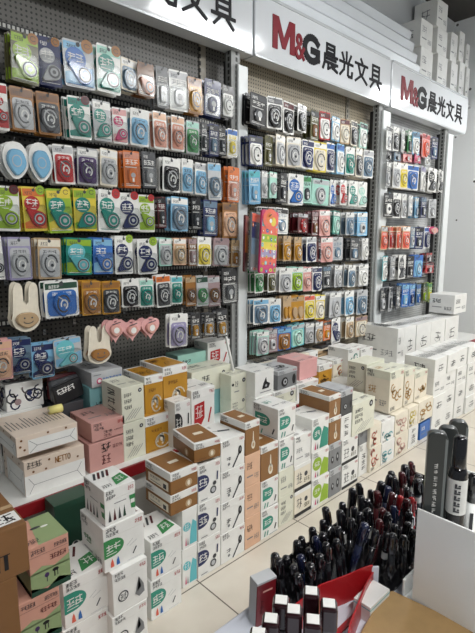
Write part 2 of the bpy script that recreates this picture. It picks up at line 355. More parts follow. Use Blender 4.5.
def outline(style, w, h):
    if style == 'pebble': return [(x*1.0, z) for x,z in blob(0, h*.47, w*.5, h*.47, .06)]
    if style == 'bunny':
        o = [(w*.46*math.cos(math.radians(a)), h*.27+h*.27*math.sin(math.radians(a))) for a in range(-200,21,20)]
        o += [(w*.40,h*.50)]+[(w*.25+w*.15*math.cos(math.radians(a)), h*.84+h*.15*math.sin(math.radians(a))) for a in range(0,181,30)]+[(w*.08,h*.6),(0,h*.55),(-w*.08,h*.62)]
        o += [(-w*.24+w*.15*math.cos(math.radians(a)), h*.84+h*.15*math.sin(math.radians(a))) for a in range(0,181,30)]+[(-w*.42,h*.5)]
        return o
    if style == 'heart':
        return [(w*.5*math.sin(t)**3*1.0, h*.52+h*.5*(13*math.cos(t)-5*math.cos(2*t)-2*math.cos(3*t)-math.cos(4*t))/17) for t in [-2*math.pi*i/24 for i in range(24)]]
    if style == 'ears':
        return rrect(w, h*.86, w*.12)[:4]+[(w*.5,h*.8),(w*.42,h),(w*.26,h*.87),(0,h*.9),(-w*.26,h*.87),(-w*.42,h),(-w*.5,h*.8)]+rrect(w, h*.86, w*.12)[12:]
    return rrect(w, h, min(w,h)*.07)
NOUN = dict(tape='tape pack', pebble='pebble-shaped pack', bunny='bunny-eared pack', heart='heart-shaped pack', ears='cat-eared pack', swirl='swirl-print pack', bag='clear bag', plain='carded pack', pair='twin pack', pen='slim pack')
def make_pack(name, style, w, h, c1, c2, c3, top, rng, detail=2):
    mb = MB(); ol = outline(style, w, h); mb.prism(ol, -.0012, .0012, pm(c1))
    f = Face(mb, (-w/2, -.0012, 0), (w,0,0), (0,0,h), (0,-1,0))
    shape = style in ('pebble','bunny','heart')
    if not shape:
        if c3: f.rect(.03, .79, .97, .955, pm(c3))
        f.up(); f.ell(.5, .925, w*.07, im('charcoal'), 8)
        ink = im('white' if c1 not in ('white','cream','ivory','silver','mint','peach','yellow','pink') else c2 if c2 != c1 else 'charcoal')
        f.rect(.1, .06, .9, .075, ink); f.rect(.1, .10, .6, .112, ink)
        f.glyphs(.12,.82,.44,.90,4,im('charcoal' if c3 not in ('navy','black','maroon','charcoal','forest') else 'white'),.0016,rng)
        if style == 'tape':
            f.poly([(.03,.06),(.97,.06),(.97,rng.uniform(.3,.5)),(.03,rng.uniform(.15,.35))], pm(c3 or c2))
            f.up(); f.ell(.40,.62,w*.34,pm(c2),16,1,.95); f.up(); f.glyphs(.14,.56,.66,.72,2,im('white'),.004,rng); f.rect(.16,.50,.56,.515,im('white')); f.rect(.1,.06,.9,.072,ink)
        elif style == 'swirl':
            f.up(); q = rrect(w*.86, h*.70, w*.14, 3, h*.05); f.poly([(x/w+.5, z/h) for x,z in q], pm(c2)); f.up(); f.glyphs(.2,.62,.8,.70,3,im('white' if c2 not in ('white','silver','ivory','sky','mint','peach') else 'charcoal'),.003,rng)
        elif style in ('plain','pen'): f.up(); f.glyphs(.12, .64, .88, .76, 3, ink, rng=rng); f.rect(.1,.55,.8,.57, ink)
        if top: f.up(); f.ell(.80, .93, w*.2, pm(top), 14); f.up(); f.line(arc(.8,.93,.1,.05,20,330,8), .002, im('charcoal'))
    root = mb.build(name)
    if detail < 1: return root
    th = .011; m2 = dm(c2); ring = dm('silver' if c2 not in ('silver','white','cream') else 'charcoal')
    d = MB()
    if style in ('tape','ears'):
        r = min(w*.33, h*.20); cx, cz = w*.12, h*.28
        d.prism(tear(cx, cz, r, -w*.36, h*.10 if rng.random() < .6 else h*.5), -th-.001, -.001, m2, .003)
        g = Face(d, (0,-th-.001,0), (1,0,0), (0,0,1), (0,-1,0)); g.k = 1
        g.ell(cx, cz, r*.80, im('charcoal'), 18); g.up(); g.ell(cx, cz, r*.66, ring, 18); g.up(); g.ell(cx, cz, r*.54, m2, 18); g.up(); g.ell(cx, cz, r*.26, ring, 12)
        d.build('tape_dispenser', root)
    elif style == 'pebble':
        d.prism(blob(0, h*.42, w*.36, h*.33, .10), -th-.003, -.001, m2, .004); g = Face(d, (0,-th-.003,0), (1,0,0), (0,0,1), (0,-1,0)); g.k = 1
        g.ell(-w*.02, h*.42, w*.2, dm('silver'), 16, 1, 1.2); g.up(); g.ell(-w*.02, h*.42, w*.165, m2, 16, 1, 1.2); d.build('tape_dispenser', root)
    elif style == 'bunny':
        d.prism(blob(0, h*.25, w*.34, h*.16, .08), -th-.003, -.001, m2, .004); g = Face(d, (0,-th-.003,0), (1,0,0), (0,0,1), (0,-1,0)); g.k = 1
        g.line(arc(0,h*.24,w*.16,h*.06,200,340,6), .003, im('charcoal')); g.ell(-w*.12,h*.29,w*.03,im('charcoal'),8); g.ell(w*.12,h*.29,w*.03,im('charcoal'),8)
        d.build('tape_dispenser', root)
    elif style == 'heart':
        d.prism(blob(0, h*.5, w*.27, h*.22, .1), -th-.002, -.001, m2, .004); g = Face(d, (0,-th-.002,0), (1,0,0), (0,0,1), (0,-1,0)); g.k = 1
        g.ell(0,h*.5,w*.14,dm('white'),14); g.up(); g.line([(-w*.2,h*.72),(w*.18,h*.78)], .004, im('charcoal')); d.build('tape_dispenser', root)
    elif style in ('swirl','bag'):
        r = min(w*.38, h*.25); d.prism(blob(0, h*.38, r, r*1.35, .08), -th-.001, -.001, m2, .004)
        g = Face(d, (0,-th-.001,0), (1,0,0), (0,0,1), (0,-1,0)); g.k = 1
        g.line(arc(0,h*.38,r*.70,r*.92,10,300,12), r*.17, im('charcoal') if c2 not in ('black','charcoal','navy') else im('silver')); g.up(); g.line(arc(r*.05,h*.36,r*.38,r*.5,-60,200,8), r*.16, im('white')); g.ell(r*.1,h*.34,r*.18,ring,10); g.line([(-r*.55,h*.38+r*.8),(r*.3,h*.38+r*.2)], r*.12, im('silver')); d.build('tape_dispenser', root)
    elif style == 'pair':
        for sx in (-1, 1):
            d = MB(); d.prism(blob(sx*w*.22, h*.36, w*.19, h*.24, .08), -th-.001, -.001, m2, .004); d.build('tape_dispenser', root)
    elif style in ('plain','pen'):
        d.prism(rrect(w*.52, h*.42, w*.2, 3, h*.12), -th, -.001, m2, .004); g = Face(d, (0,-th,0), (1,0,0), (0,0,1), (0,-1,0)); g.k = 1
        g.ell(0, h*.34, w*.14, ring, 12); g.up(); g.rect(-w*.06,h*.16,w*.06,h*.26, im('white')); d.build('tape_dispenser', root)
    if detail >= 2 and not shape:
        b = MB(); b.prism(rrect(w*.9, h*.56, w*.14, 3, h*.045), -th-.008, -.0014, clear_mat(), .006); b.build('blister', root)
    return root
hook_m = mat('hook_steel', (150,152,154), .25, .9, 0, 0)
hookmesh = None
def make_hook(loc, length, label, group):
    # length: how far the wire reaches out from the rail
    global hookmesh
    if hookmesh is None:
        mb = MB(); mb.tube([(0,.0,0),(0,-.10,0),(0,-.125,.004),(0,-.132,.012)], .0016, hook_m, 6); mb.box(-.007,.007,-.003,.001,-.012,.012,hook_m,.001)
        o = mb.build('peg_hook'); hookmesh = o
    else: o = hookmesh.copy(); col.objects.link(o)
    o.location = loc; o.scale.y = length/.132; return tag(o, label, 'hook', group)
USED = set()
def hang_row(bay, row, cards, Y, name, behind, detail, step=.013, dyaw=6, hookY=1.906):
    bn = ('cut-off','middle','far')[bay]
    grp = 'packs on %s row under %s sign' % (ORD[row], bn)
    for i, c in enumerate(cards):
        x0,y0,x1,y1,style,c1,c2,c3 = c[:8]; top = c[8] if len(c) > 8 else None; nb = c[9] if len(c) > 9 else (0 if bay == 2 and i == 0 else behind)
        yy = Y+R.uniform(-.006,.006)
        a = W((x0+x1)/2, (y0+y1)/2, yy); w = (W(x1,(y0+y1)/2,yy)[0]-W(x0,(y0+y1)/2,yy)[0]); zt = W((x0+x1)/2,y0,yy)[2]; zb = W((x0+x1)/2,y1,yy)[2]; h = zt-zb
        rng = random.Random(bay*1000+row*50+i)
        pos = 'on %s hook of %s row under %s sign' % (ORD[i], ORD[row], bn)
        yaw = math.radians(R.uniform(-dyaw, dyaw)); roll = math.radians(R.uniform(-2.5, 2.5))
        o = make_pack(name, style, w*.985, h, c1, c2, c3, top, rng, detail)
        o.location = (a[0], yy, zb); o.rotation_euler = (0, roll, yaw)
        cc = c1 if c1 == c2 else c1+' and '+c2
        tag(o, '%s %s %s' % (cc, NOUN[style], pos), 'pack', grp)
        back = None
        for k in range(nb):
            if back is None:
                b = make_pack(name, style, w*.985, h, c1, c2, c3, None, rng, 1 if bay == 0 else 0); back = b
            else: b = copy_tree(back)
            b.location = (a[0]+R.uniform(-.003,.003)-.002*(k+1), yy+.017+step*(k+1), zb+R.uniform(-.002,.003)); b.rotation_euler = (0, roll+R.uniform(-.02,.02), yaw*.4)
            tag(b, '%s %s %s behind %s' % (c1, NOUN[style], ('second','third','fourth','fifth')[k], pos), 'pack', grp)
        zh = zt-h*.075
        make_hook((a[0]+.0, hookY, zh), hookY-yy+.010, 'steel peg hook, %s of %s row under %s sign' % (ORD[i], ORD[row], bn), 'peg hooks')

B1 = [
 [(10,33,38,83,'tape','olive','lime','lime','bronze'),(39,38,61,86,'tape','navy','silver','navy','bronze'),(64,42,95,88,'tape','silver','blue','sky','bronze'),(96,46,120,93,'tape','white','teal','mint','bronze'),
  (120,59,137,91,'swirl','ivory','steel','white'),(137,62,155,97,'ears','brown','salmon','brown'),(157,67,169,108,'plain','grey','silver','grey'),(170,71,188,111,'plain','white','silver','silver'),
  (188,78,203,114,'swirl','bronze','gold','brown'),(204,80,220,117,'plain','navy','navy','navy'),(222,86,233,118,'swirl','black','white','black')],
 [(-8,83,8,130,'tape','white','red','red'),(11,88,35,131,'swirl','bronze','silver','brown'),(38,93,61,135,'swirl','bronze','charcoal','brown'),(69,97,91,139,'tape','white','teal','teal','maroon'),(93,101,112,141,'tape','silver','teal','white'),
  (113,108,127,144,'tape','white','magenta','pink'),(130,109,148,146,'swirl','white','sky','white'),(153,112,168,149,'swirl','white','salmon','peach'),(171,116,184,151,'swirl','white','salmon','peach'),(186,121,199,154,'swirl','silver','green','mint'),
  (201,122,207,152,'plain','charcoal','charcoal','black'),(209,124,218,156,'pen','navy','steel','black'),(219,126,226,156,'pen','black','charcoal','black'),(227,129,237,157,'plain','white','yellow','blue')],
 [(2,138,28,178,'pebble','white','sky','navy'),(29,139,52,181,'pebble','white','sky','navy'),(54,145,75,184,'swirl','white','red','silver'),(77,148,97,185,'swirl','silver','purple','white'),(99,149,117,186,'swirl','ivory','silver','white'),
  (124,151,140,188,'plain','orange','orange','salmon'),(142,152,157,188,'plain','charcoal','grey','charcoal'),(162,158,180,192,'swirl','white','black','white'),(181,159,193,193,'swirl','white','sky','white'),(194,163,207,195,'swirl','white','sky','silver'),
  (208,163,222,200,'bag','silver','steel','sky'),(227,167,239,202,'plain','orange','salmon','orange')],
 [(-6,186,19,231,'tape','white','lime','lime','maroon'),(23,187,47,231,'tape','yellow','red','orange','lime'),(48,189,73,233,'tape','lime','teal','yellow','yellow'),(74,189,96,231,'tape','yellow','teal','lime','lime'),(97,190,120,232,'tape','white','teal','white','red'),
  (120,193,139,231,'tape','white','navy','white','red'),(139,195,154,232,'tape','white','lime','lime','red'),(158,197,166,228,'plain','maroon','charcoal','black'),(170,197,188,231,'swirl','sky','steel','white'),(192,198,201,230,'plain','black','charcoal','black'),
  (203,200,217,236,'plain','navy','sky','steel'),(222,203,238,238,'swirl','bronze','peach','brown')],
 [(-12,236,4,280,'tape','white','black','white'),(8,237,32,280,'swirl','lilac','silver','silver'),(37,238,61,279,'swirl','tan','silver','ivory'),(66,238,91,275,'tape','teal','aqua','lime'),(92,238,113,274,'tape','blue','blue','sky'),(114,236,133,274,'tape','white','navy','white','lime'),
  (138,239,157,274,'tape','white','navy','white','lime'),(159,238,172,266,'swirl','mint','silver','white'),(173,238,186,265,'swirl','peach','tan','white'),(188,238,197,266,'plain','brown','mauve','mauve'),(197,237,211,266,'swirl','white','yellow','white'),(213,238,228,266,'swirl','mauve','silver','mauve'),(231,240,239,267,'plain','tan','bronze','tan')],
 [(9,282,42,332,'bunny','ivory','tan','white'),(44,281,80,317,'swirl','white','blue','forest'),(81,281,101,315,'swirl','gold','bronze','bronze'),(102,281,120,314,'swirl','gold','charcoal','bronze'),(122,279,139,307,'swirl','white','black','white'),(139,279,153,307,'swirl','white','teal','mint'),
  (157,275,171,307,'swirl','white','charcoal','orange'),(171,276,182,304,'swirl','white','teal','aqua'),(186,276,196,306,'bag','bronze','brown','tan'),(197,276,208,306,'bag','silver','green','forest'),(209,276,220,306,'bag','mauve','brown','silver'),(222,268,238,304,'plain','black','charcoal','black')],
 [(-10,340,12,380,'swirl','pink','peach','peach'),(10,338,31,374,'tape','steel','navy','navy'),(31,343,54,378,'tape','sky','navy','navy'),(54,338,83,366,'tape','silver','aqua','sky'),(86,325,112,364,'bunny','ivory','bronze','white'),(105,316,125,344,'heart','pink','rose','white'),
  (122,318,142,342,'heart','pink','rose','white'),(140,315,160,340,'heart','pink','rose','white'),(169,314,187,347,'swirl','white','lilac','white'),(191,313,200,339,'pen','charcoal','gold','black'),(204,313,214,336,'pen','charcoal','gold','black'),(217,309,228,337,'pen','black','gold','charcoal')],
]
for r, cards in enumerate(B1):
    hang_row(0, r, cards, 1.745 if r < 5 else (1.72 if r == 5 else 1.69), 'hanging_tape_pack', 2 if r not in (5,6) else 1, 2)

B2 = [
 [(249,94,267,126,'plain','black','charcoal','charcoal'),(268,97,281,129,'swirl','white','black','charcoal'),(282,102,295,134,'swirl','white','black','maroon'),(296,105,308,132,'swirl','white','black','charcoal'),(310,110,319,141,'plain','olive','brown','charcoal'),(320,112,330,140,'swirl','red','white','maroon'),(331,117,340,141,'swirl','sky','white','white'),(341,119,349,144,'swirl','tan','ivory','maroon'),(350,121,358,146,'swirl','ivory','charcoal','black'),(359,123,367,148,'swirl','mint','white','charcoal')],
 [(249,136,263,166,'swirl','navy','white','charcoal'),(264,136,273,166,'plain','olive','olive','olive'),(274,135,287,165,'swirl','ivory','silver','white'),(288,137,300,167,'swirl','ivory','silver','white'),(302,140,313,169,'swirl','white','navy','navy'),(314,142,325,172,'swirl','yellow','ivory','white'),(326,143,335,172,'swirl','white','navy','blue'),(336,144,345,174,'swirl','sky','white','blue'),(346,147,354,175,'swirl','white','teal','white'),(355,148,363,177,'swirl','ivory','charcoal','white'),(364,150,372,178,'swirl','white','steel','silver')],
 [(250,170,260,204,'plain','sky','sky','aqua'),(261,171,268,198,'bag','silver','silver','white'),(269,172,277,198,'bag','mint','silver','white'),(279,173,287,203,'plain','black','charcoal','black'),(289,174,302,205,'tape','white','blue','white'),(303,176,311,203,'plain','mint','charcoal','green'),(313,179,327,205,'bag','mint','silver','silver'),(328,180,337,206,'tape','white','blue','white'),(339,180,348,205,'tape','white','red','white'),(349,181,357,206,'tape','white','teal','white'),(359,182,366,207,'tape','white','mint','white')],
 [(262,207,273,232,'plain','white','silver','black'),(274,208,289,234,'plain','white','steel','black'),(296,213,310,233,'bag','maroon','red','silver'),(311,211,319,236,'plain','maroon','brown','mauve'),(320,210,330,236,'swirl','pink','rose','white'),(331,211,341,234,'swirl','teal','mint','white'),(344,212,356,235,'swirl','silver','steel','white'),(358,212,367,236,'plain','sky','silver','white')],
 [(282,236,292,261,'swirl','tan','gold','tan'),(293,237,303,261,'swirl','tan','gold','tan'),(306,237,317,262,'swirl','white','navy','silver'),(318,237,321,262,'pen','maroon','charcoal','black'),(322,237,332,262,'swirl','pink','rose','white'),(333,237,342,260,'plain','silver','steel','silver'),(350,238,359,261,'plain','charcoal','steel','charcoal'),(361,238,369,260,'swirl','silver','white','white')],
 [(254,268,264,293,'swirl','white','green','green'),(267,268,276,292,'swirl','white','olive','white'),(280,268,291,292,'swirl','white','silver','white'),(292,267,302,291,'swirl','mint','lime','white'),(304,267,311,291,'swirl','pink','rose','white'),(312,267,322,291,'swirl','white','navy','navy'),(323,266,331,288,'plain','charcoal','charcoal','steel'),(333,265,343,287,'bag','silver','silver','white'),(347,265,356,287,'swirl','white','steel','white'),(359,264,368,286,'swirl','silver','white','white')],
 [(254,299,268,324,'swirl','white','steel','sky'),(270,299,280,323,'swirl','white','sky','white'),(283,296,291,321,'pair','tan','gold','tan'),(292,296,303,321,'pair','gold','tan','tan'),(305,295,314,319,'swirl','ivory','yellow','coral'),(315,295,324,319,'swirl','yellow','ivory','white'),(328,292,342,317,'bag','silver','silver','white'),(345,291,354,315,'swirl','white','sky','white'),(357,290,367,314,'swirl','silver','steel','silver')],
 [(257,331,268,355,'swirl','mint','silver','white'),(269,329,277,352,'plain','mauve','silver','silver'),(278,328,290,350,'swirl','blue','bronze','sky'),(292,324,304,346,'swirl','aqua','mint','silver'),(306,323,313,343,'bag','silver','silver','white'),(315,322,323,342,'bag','silver','tan','white'),(323,321,331,340,'plain','orange','gold','charcoal'),(331,318,341,343,'tape','white','navy','white'),(345,317,354,338,'swirl','ivory','tan','white'),(357,316,366,336,'swirl','tan','ivory','mauve')],
]
for r, cards in enumerate(B2): hang_row(1, r, cards, 1.750, 'hanging_stationery_pack', 2, 1, .016, 14)
B3 = [
 [(386,126,392,150,'plain','white','silver','charcoal'),(393,127,399,151,'swirl','white','charcoal','white'),(400,129,406,153,'plain','silver','white','white'),(407,130,412,154,'plain','green','charcoal','white'),(413,132,419,155,'swirl','sky','white','steel'),(421,134,431,158,'swirl','pink','coral','red'),(432,137,437,159,'plain','navy','steel','charcoal')],
 [(386,152,392,160,'plain','charcoal','black','charcoal'),(394,152,401,161,'plain','steel','charcoal','charcoal'),(404,152,411,162,'plain','pink','red','charcoal'),(414,153,421,163,'plain','magenta','pink','charcoal'),(424,154,431,165,'plain','silver','white','charcoal')],
 [(385,161,391,187,'plain','grey','silver','white'),(393,162,400,188,'swirl','white','silver','white'),(401,163,407,189,'swirl','ivory','yellow','white'),(408,165,417,190,'swirl','white','blue','blue'),(419,166,427,191,'swirl','silver','white','lilac'),(428,168,436,192,'tape','white','black','white'),(437,170,444,192,'tape','white','black','white')],
 [(385,193,392,217,'plain','black','white','charcoal'),(393,193,400,218,'swirl','white','black','white'),(401,194,407,218,'swirl','white','silver','white'),(408,195,413,216,'plain','silver','white','white'),(414,197,419,218,'plain','sky','steel','white'),(420,197,427,218,'plain','navy','charcoal','steel'),(429,199,436,218,'plain','silver','grey','silver')],
 [(381,226,387,250,'swirl','tan','coral','silver'),(388,226,394,249,'swirl','ivory','red','coral'),(395,226,402,249,'swirl','ivory','coral','orange'),(403,226,409,249,'swirl','peach','coral','white'),(410,227,415,248,'plain','steel','silver','silver'),(416,227,422,249,'plain','navy','charcoal','black'),(423,227,431,248,'swirl','white','navy','blue'),(430,226,437,234,'pebble','magenta','rose','pink')],
 [(381,256,388,281,'swirl','aqua','white','white'),(389,256,396,280,'plain','grey','silver','silver'),(397,255,407,279,'tape','white','charcoal','white'),(408,256,413,278,'plain','charcoal','black','black'),(414,255,422,277,'swirl','blue','sky','blue'),(425,253,433,262,'plain','maroon','charcoal','red'),(425,263,434,273,'plain','red','maroon','charcoal')],
 [(380,288,386,312,'plain','charcoal','silver','charcoal'),(387,287,394,311,'plain','silver','charcoal','charcoal'),(395,286,401,309,'plain','charcoal','silver','grey'),(402,284,408,307,'plain','blue','sky','sky'),(409,284,415,306,'plain','blue','navy','sky'),(416,284,421,305,'plain','steel','blue','blue'),(422,283,427,303,'plain','olive','lime','forest'),(428,283,432,302,'plain','lime','yellow','green')],
]
for r, cards in enumerate(B3): hang_row(2, r, cards, 1.77, 'hanging_refill_pack', 2, 1, .015, 14)

# ------------------------------------------------------------------ cartons
PRINT = {}
def P(fn): PRINT[fn.__name__] = fn; return fn
INK = lambda n: im(n)
def lid_text(f, rng, c='charcoal', c2='red'):
    f.up(); f.glyphs(.06,.52,.30,.86,3,im(c),.004,rng); f.glyphs(.06,.14,.36,.42,4,im(c),.0035,rng)
    if c2: f.glyphs(.76,.35,.95,.7,3,im(c2),.003,rng)
@P
def half_logo(f, c, rng):     # round logo running off the left edge, two pen tips, a small mark
    f.poly([(0,.42),(.18,.42)]+[(.18+.30*math.cos(math.radians(a)), .69+.27*math.sin(math.radians(a))) for a in range(-90,91,15)]+[(.0,.96)], im(c)); f.up(); f.glyphs(.05,.58,.40,.80,2,im('white'),.006,rng); f.rect(.05,.50,.3,.52,im('white'))
    for x, cc in ((.14,'coral'),(.28,'blue')): f.poly([(x,.10),(x+.09,.10),(x+.07,.26),(x+.045,.36),(x+.01,.24)], im(cc))
    f.line([(.70,.22),(.78,.38)], .004, im('charcoal')); f.rect(.55,.06,.9,.07,im('silver')); f.line([(.55,.55),(.7,.68)],.0015,im('silver')); f.line([(.62,.5),(.8,.6)],.0015,im('silver'))
@P
def round_logo(f, c, rng):
    f.poly([(.10,.42),(.40,.42)]+[(.40+.30*math.cos(math.radians(a)), .68+.26*math.sin(math.radians(a))) for a in range(-90,91,15)]+[(.10,.94)], im(c)); f.up(); f.glyphs(.18,.58,.60,.80,2,im('white'),.006,rng)
    f.line([(.80,.22),(.86,.42)], .007, im('charcoal')); f.line([(.2,.1),(.25,.28)],.006,im(c)); f.line([(.36,.1),(.40,.26)],.006,im(c)); f.rect(.45,.05,.95,.07,im('grey'))
@P
def navy_disc(f, c, rng):
    f.poly([(0,.44),(.14,.44)]+[(.14+.34*math.cos(math.radians(a)), .70+.26*math.sin(math.radians(a))) for a in range(-90,91,15)]+[(0,.96)], im(c)); f.up(); f.glyphs(.04,.57,.40,.82,2,im('white'),.007,rng)
    f.ell(.66,.30,.14*f.lu,im('charcoal'),14); f.up(); f.ell(.66,.30,.09*f.lu,im('silver'),14); f.ell(.72,.52,.08*f.lu,im('charcoal'),12); f.line([(.84,.62),(.86,.88)],.006,im(c)); f.rect(.12,.08,.4,.11,im('grey'))
@P
def spoon_nib(f, c, rng):
    f.line([(.50,.06),(.66,.36),(.76,.56)], .007, im('charcoal')); f.ell(.80,.68,.09*f.lu,im('black'),14,.9,1.6); f.up(); f.ell(.81,.70,.04*f.lu,im('grey'),10,.9,1.6)
    f.glyphs(.22,.34,.42,.54,1,im('charcoal'),.004,rng); f.ell(.32,.24,.05*f.lu,im('grey'),10)
@P
def ring_nib(f, c, rng):
    f.ell(.28,.50,.15*f.lu,im('charcoal'),18); f.up(); f.ell(.28,.50,.115*f.lu,cm('white'),18); f.up(); f.glyphs(.19,.41,.37,.59,2,im('charcoal'),.004,rng)
    f.poly([(.62,.35),(.74,.84),(.88,.55),(.90,.30),(.74,.22)], im('grey')); f.poly([(.68,.40),(.74,.84),(.80,.5)], im('charcoal'))
@P
def dot_corner(f, c, rng):
    f.ell(.82,.84,.085*f.lu,im('black'),14); f.up(); f.ell(.82,.84,.04*f.lu,im('silver'),10)
    for k in range(3): f.glyphs(.10,.72-.17*k,.44,.82-.17*k,4,im('charcoal'),.0045,rng)
    for k in range(4): f.line([(.15+.12*k,.08),(.5+.12*k,.34)], .002, im('grey'))
@P
def two_dots(f, c, rng):
    f.ell(.12,.62,.06*f.lv,im('black'),14,1,1); f.ell(.80,.72,.09*f.lv,im('black'),14); f.up(); f.ell(.80,.72,.04*f.lv,im('silver'),10); f.glyphs(.24,.52,.44,.74,2,im('charcoal'),.004,rng); f.rect(.2,.3,.5,.34,im('grey'))
@P
def plain_text(f, c, rng):
    f.glyphs(.12,.55,.46,.75,3,im(c),.004,rng); f.rect(.12,.3,.5,.34,im('grey')); f.glyphs(.6,.2,.9,.36,3,im('grey'),.003,rng)
@P
def gold_leaf(f, c, rng):
    f.glyphs(.2,.74,.6,.84,4,im('brown'),.004,rng)
    f.line(arc(.62,.34,.26,.26,20,320,12), .006, im('ivory')); f.line(arc(.55,.36,.12,.16,-60,190,8), .008, im('ivory')); f.ell(.60,.44,.08*f.lu,im('ivory'),10,1,1.6); f.rect(.1,.05,.5,.07,im('brown'))
@P
def label_seal(f, c, rng):    # kraft carton with pale seal
    f.ell(.66,.45,.30*f.lv,im('tan'),14); f.up(); f.ell(.66,.45,.18*f.lv,im('ivory'),12,.7,1.1); f.rect(.15,.2,.45,.24,im('brown'))
@P
def spoon_pale(f, c, rng):
    f.ell(.55,.34,.15*f.lu,im('ivory'),14,.9,1.5); f.poly([(.50,.45),(.60,.45),(.57,.86),(.53,.86)], im('ivory')); f.up(); f.ell(.55,.34,.08*f.lu,im('tan'),12,.9,1.4)
@P
def sticker(f, c, rng):
    f.rect(.12,.18,.92,.82,im('ivory')); f.up(); f.glyphs(.2,.55,.6,.72,4,im('charcoal'),.003,rng); f.rect(.2,.3,.62,.34,im('charcoal')); f.rect(.72,.26,.84,.6,im('charcoal'))
@P
def black_base(f, c, rng):
    f.rect(0,0,1,.16,im('black')); f.glyphs(.12,.34,.44,.80,2,im('charcoal'),.007,rng); f.ell(.68,.64,.10*f.lu,im('charcoal'),12); f.glyphs(.56,.28,.9,.46,3,im('olive'),.005,rng)
@P
def green_fields(f, c, rng):
    f.ell(.30,.72,.26*f.lu,im(c),16); f.poly([(.45,.08),(.97,.08),(.97,.75),(.7,.9),(.55,.6)], im(c)); f.up(); f.glyphs(.14,.62,.46,.82,2,im('white'),.005,rng)
    f.poly([(.16,.1),(.26,.1),(.22,.40)], im('magenta')); f.poly([(.30,.1),(.38,.1),(.35,.36)], im('charcoal'))
@P
def oval_marks(f, c, rng):
    f.ell(.28,.48,.13*f.lu,im('black'),14,.9,1.5); f.ell(.72,.52,.14*f.lu,im('black'),14,.8,1.8); f.up(); f.ell(.29,.5,.06*f.lu,im('silver'),10,.9,1.5); f.ell(.72,.55,.06*f.lu,im('silver'),10,.8,1.8)
@P
def owl_rings(f, c, rng):
    f.ell(.36,.45,.17*f.lu,im('black'),16); f.up(); f.ell(.38,.46,.10*f.lu,im('silver'),12); f.ell(.84,.5,.13*f.lu,im('black'),14,.7,1.4); f.up(); f.ell(.38,.46,.05*f.lu,im('black'),10)
@P
def three_marks(f, c, rng):
    for k in range(3): f.glyphs(.28,.70-.26*k,.72,.88-.26*k,1,im('black'),.008,rng)
@P
def drop_emblem(f, c, rng):
    f.poly([(.36,.30),(.72,.30),(.80,.5),(.62,.62),(.58,.86),(.44,.58)], im('black')); f.up(); f.ell(.58,.44,.05*f.lu,im('silver'),10); f.rect(.25,.14,.85,.18,im('grey'))
@P
def squiggles(f, c, rng):
    for k in range(5):
        x = rng.uniform(.2,.8); y = rng.uniform(.2,.8); f.line(arc(x,y,.16,.12,rng.uniform(0,180),rng.uniform(200,420),8), .007, im(c))
    f.up(); f.glyphs(.1,.06,.4,.16,3,im('charcoal'),.003,rng)
@P
def scenery(f, c, rng):       # green fields under a pink sky, two small flowering bushes
    f.rect(0,.10,1,.46,im('sage')); f.poly([(0,.46),(.3,.56),(.6,.47),(1,.60),(1,.44),(0,.44)], im('sage')); f.poly([(0,0),(1,0),(1,.10),(.7,.20),(.4,.06),(0,.18)], im('forest'))
    f.up(); f.ell(.40,.34,.06*f.lu,im('purple'),10,1,1.1); f.ell(.62,.38,.07*f.lu,im('black'),10,1.2,.7); f.rect(.39,.20,.41,.32,im('charcoal')); f.rect(.58,.24,.61,.36,im('black')); f.rect(.66,.24,.68,.36,im('black'))
    f.glyphs(.50,.62,.92,.72,5,im('maroon'),.003,rng); f.glyphs(.05,.84,.40,.93,5,im('charcoal'),.003,rng); f.glyphs(.62,.84,.95,.92,5,im('charcoal'),.003,rng); f.rect(.0,.79,.98,.795,im('charcoal'))
@P
def scenery_side(f, c, rng):
    f.rect(0,0,1,.42,im('sage')); f.poly([(0,.42),(.5,.52),(1,.44),(1,.4),(0,.4)], im('sage')); f.rect(0,0,1,.1,im('forest')); f.up(); f.glyphs(.2,.62,.7,.74,4,im('maroon'),.003,rng)
@P
def scenery_top(f, c, rng):
    f.poly([(.25,0),(1,0),(1,1),(.45,1)], im('sage')); f.up(); f.ell(.45,.6,.09*f.lu,im('charcoal'),10,1.5,.6); f.ell(.66,.55,.07*f.lu,im('white'),10,1.4,.6); f.glyphs(.05,.1,.35,.25,4,im('charcoal'),.003,rng)
@P
def red_badge(f, c, rng):
    f.poly([(.10,.30),(.12,.85),(.55,.90),(.55,.45),(.36,.22)], im('red')); f.up(); f.glyphs(.16,.48,.48,.80,2,im('white'),.006,rng); f.line([(.72,.3),(.84,.66)],.008,im('red')); f.rect(.6,.1,.95,.14,im('grey'))
@P
def doodles(f, c, rng):
    for k in range(9):
        x = rng.uniform(.1,.9); y = rng.uniform(.15,.85); f.line(arc(x,y,.12,.18,rng.uniform(0,180),rng.uniform(240,460),8), .005, im(rng.choice(['black','navy','charcoal','mauve'])))
    f.up(); f.ell(.3,.3,.12*f.lv,im('mauve'),12); f.ell(.62,.55,.1*f.lv,im('navy'),10)
@P
def netto(f, c, rng):
    f.rect(0,0,1,.56,im('lilac')) if False else None
    f.poly([(0,0),(1,0),(1,.58),(0,.58)], cm('white')); f.up(); f.text('NETTO', .50,.72,.76,.88, im('bronze'), .0028); f.glyphs(.05,.78,.28,.95,4,im('black'),.004,rng)
    for u,v in ((.14,.66),(.34,.64),(.88,.7),(.4,.88)): f.ell(u,v,.004,im('brown'),8)
    f.line([(.06,.5),(.14,.28),(.06,.05)],.0015,im('grey')); f.line([(.94,.5),(.86,.28),(.94,.05)],.0015,im('grey')); f.line([(.14,.28),(.86,.28)],.0015,im('grey'))
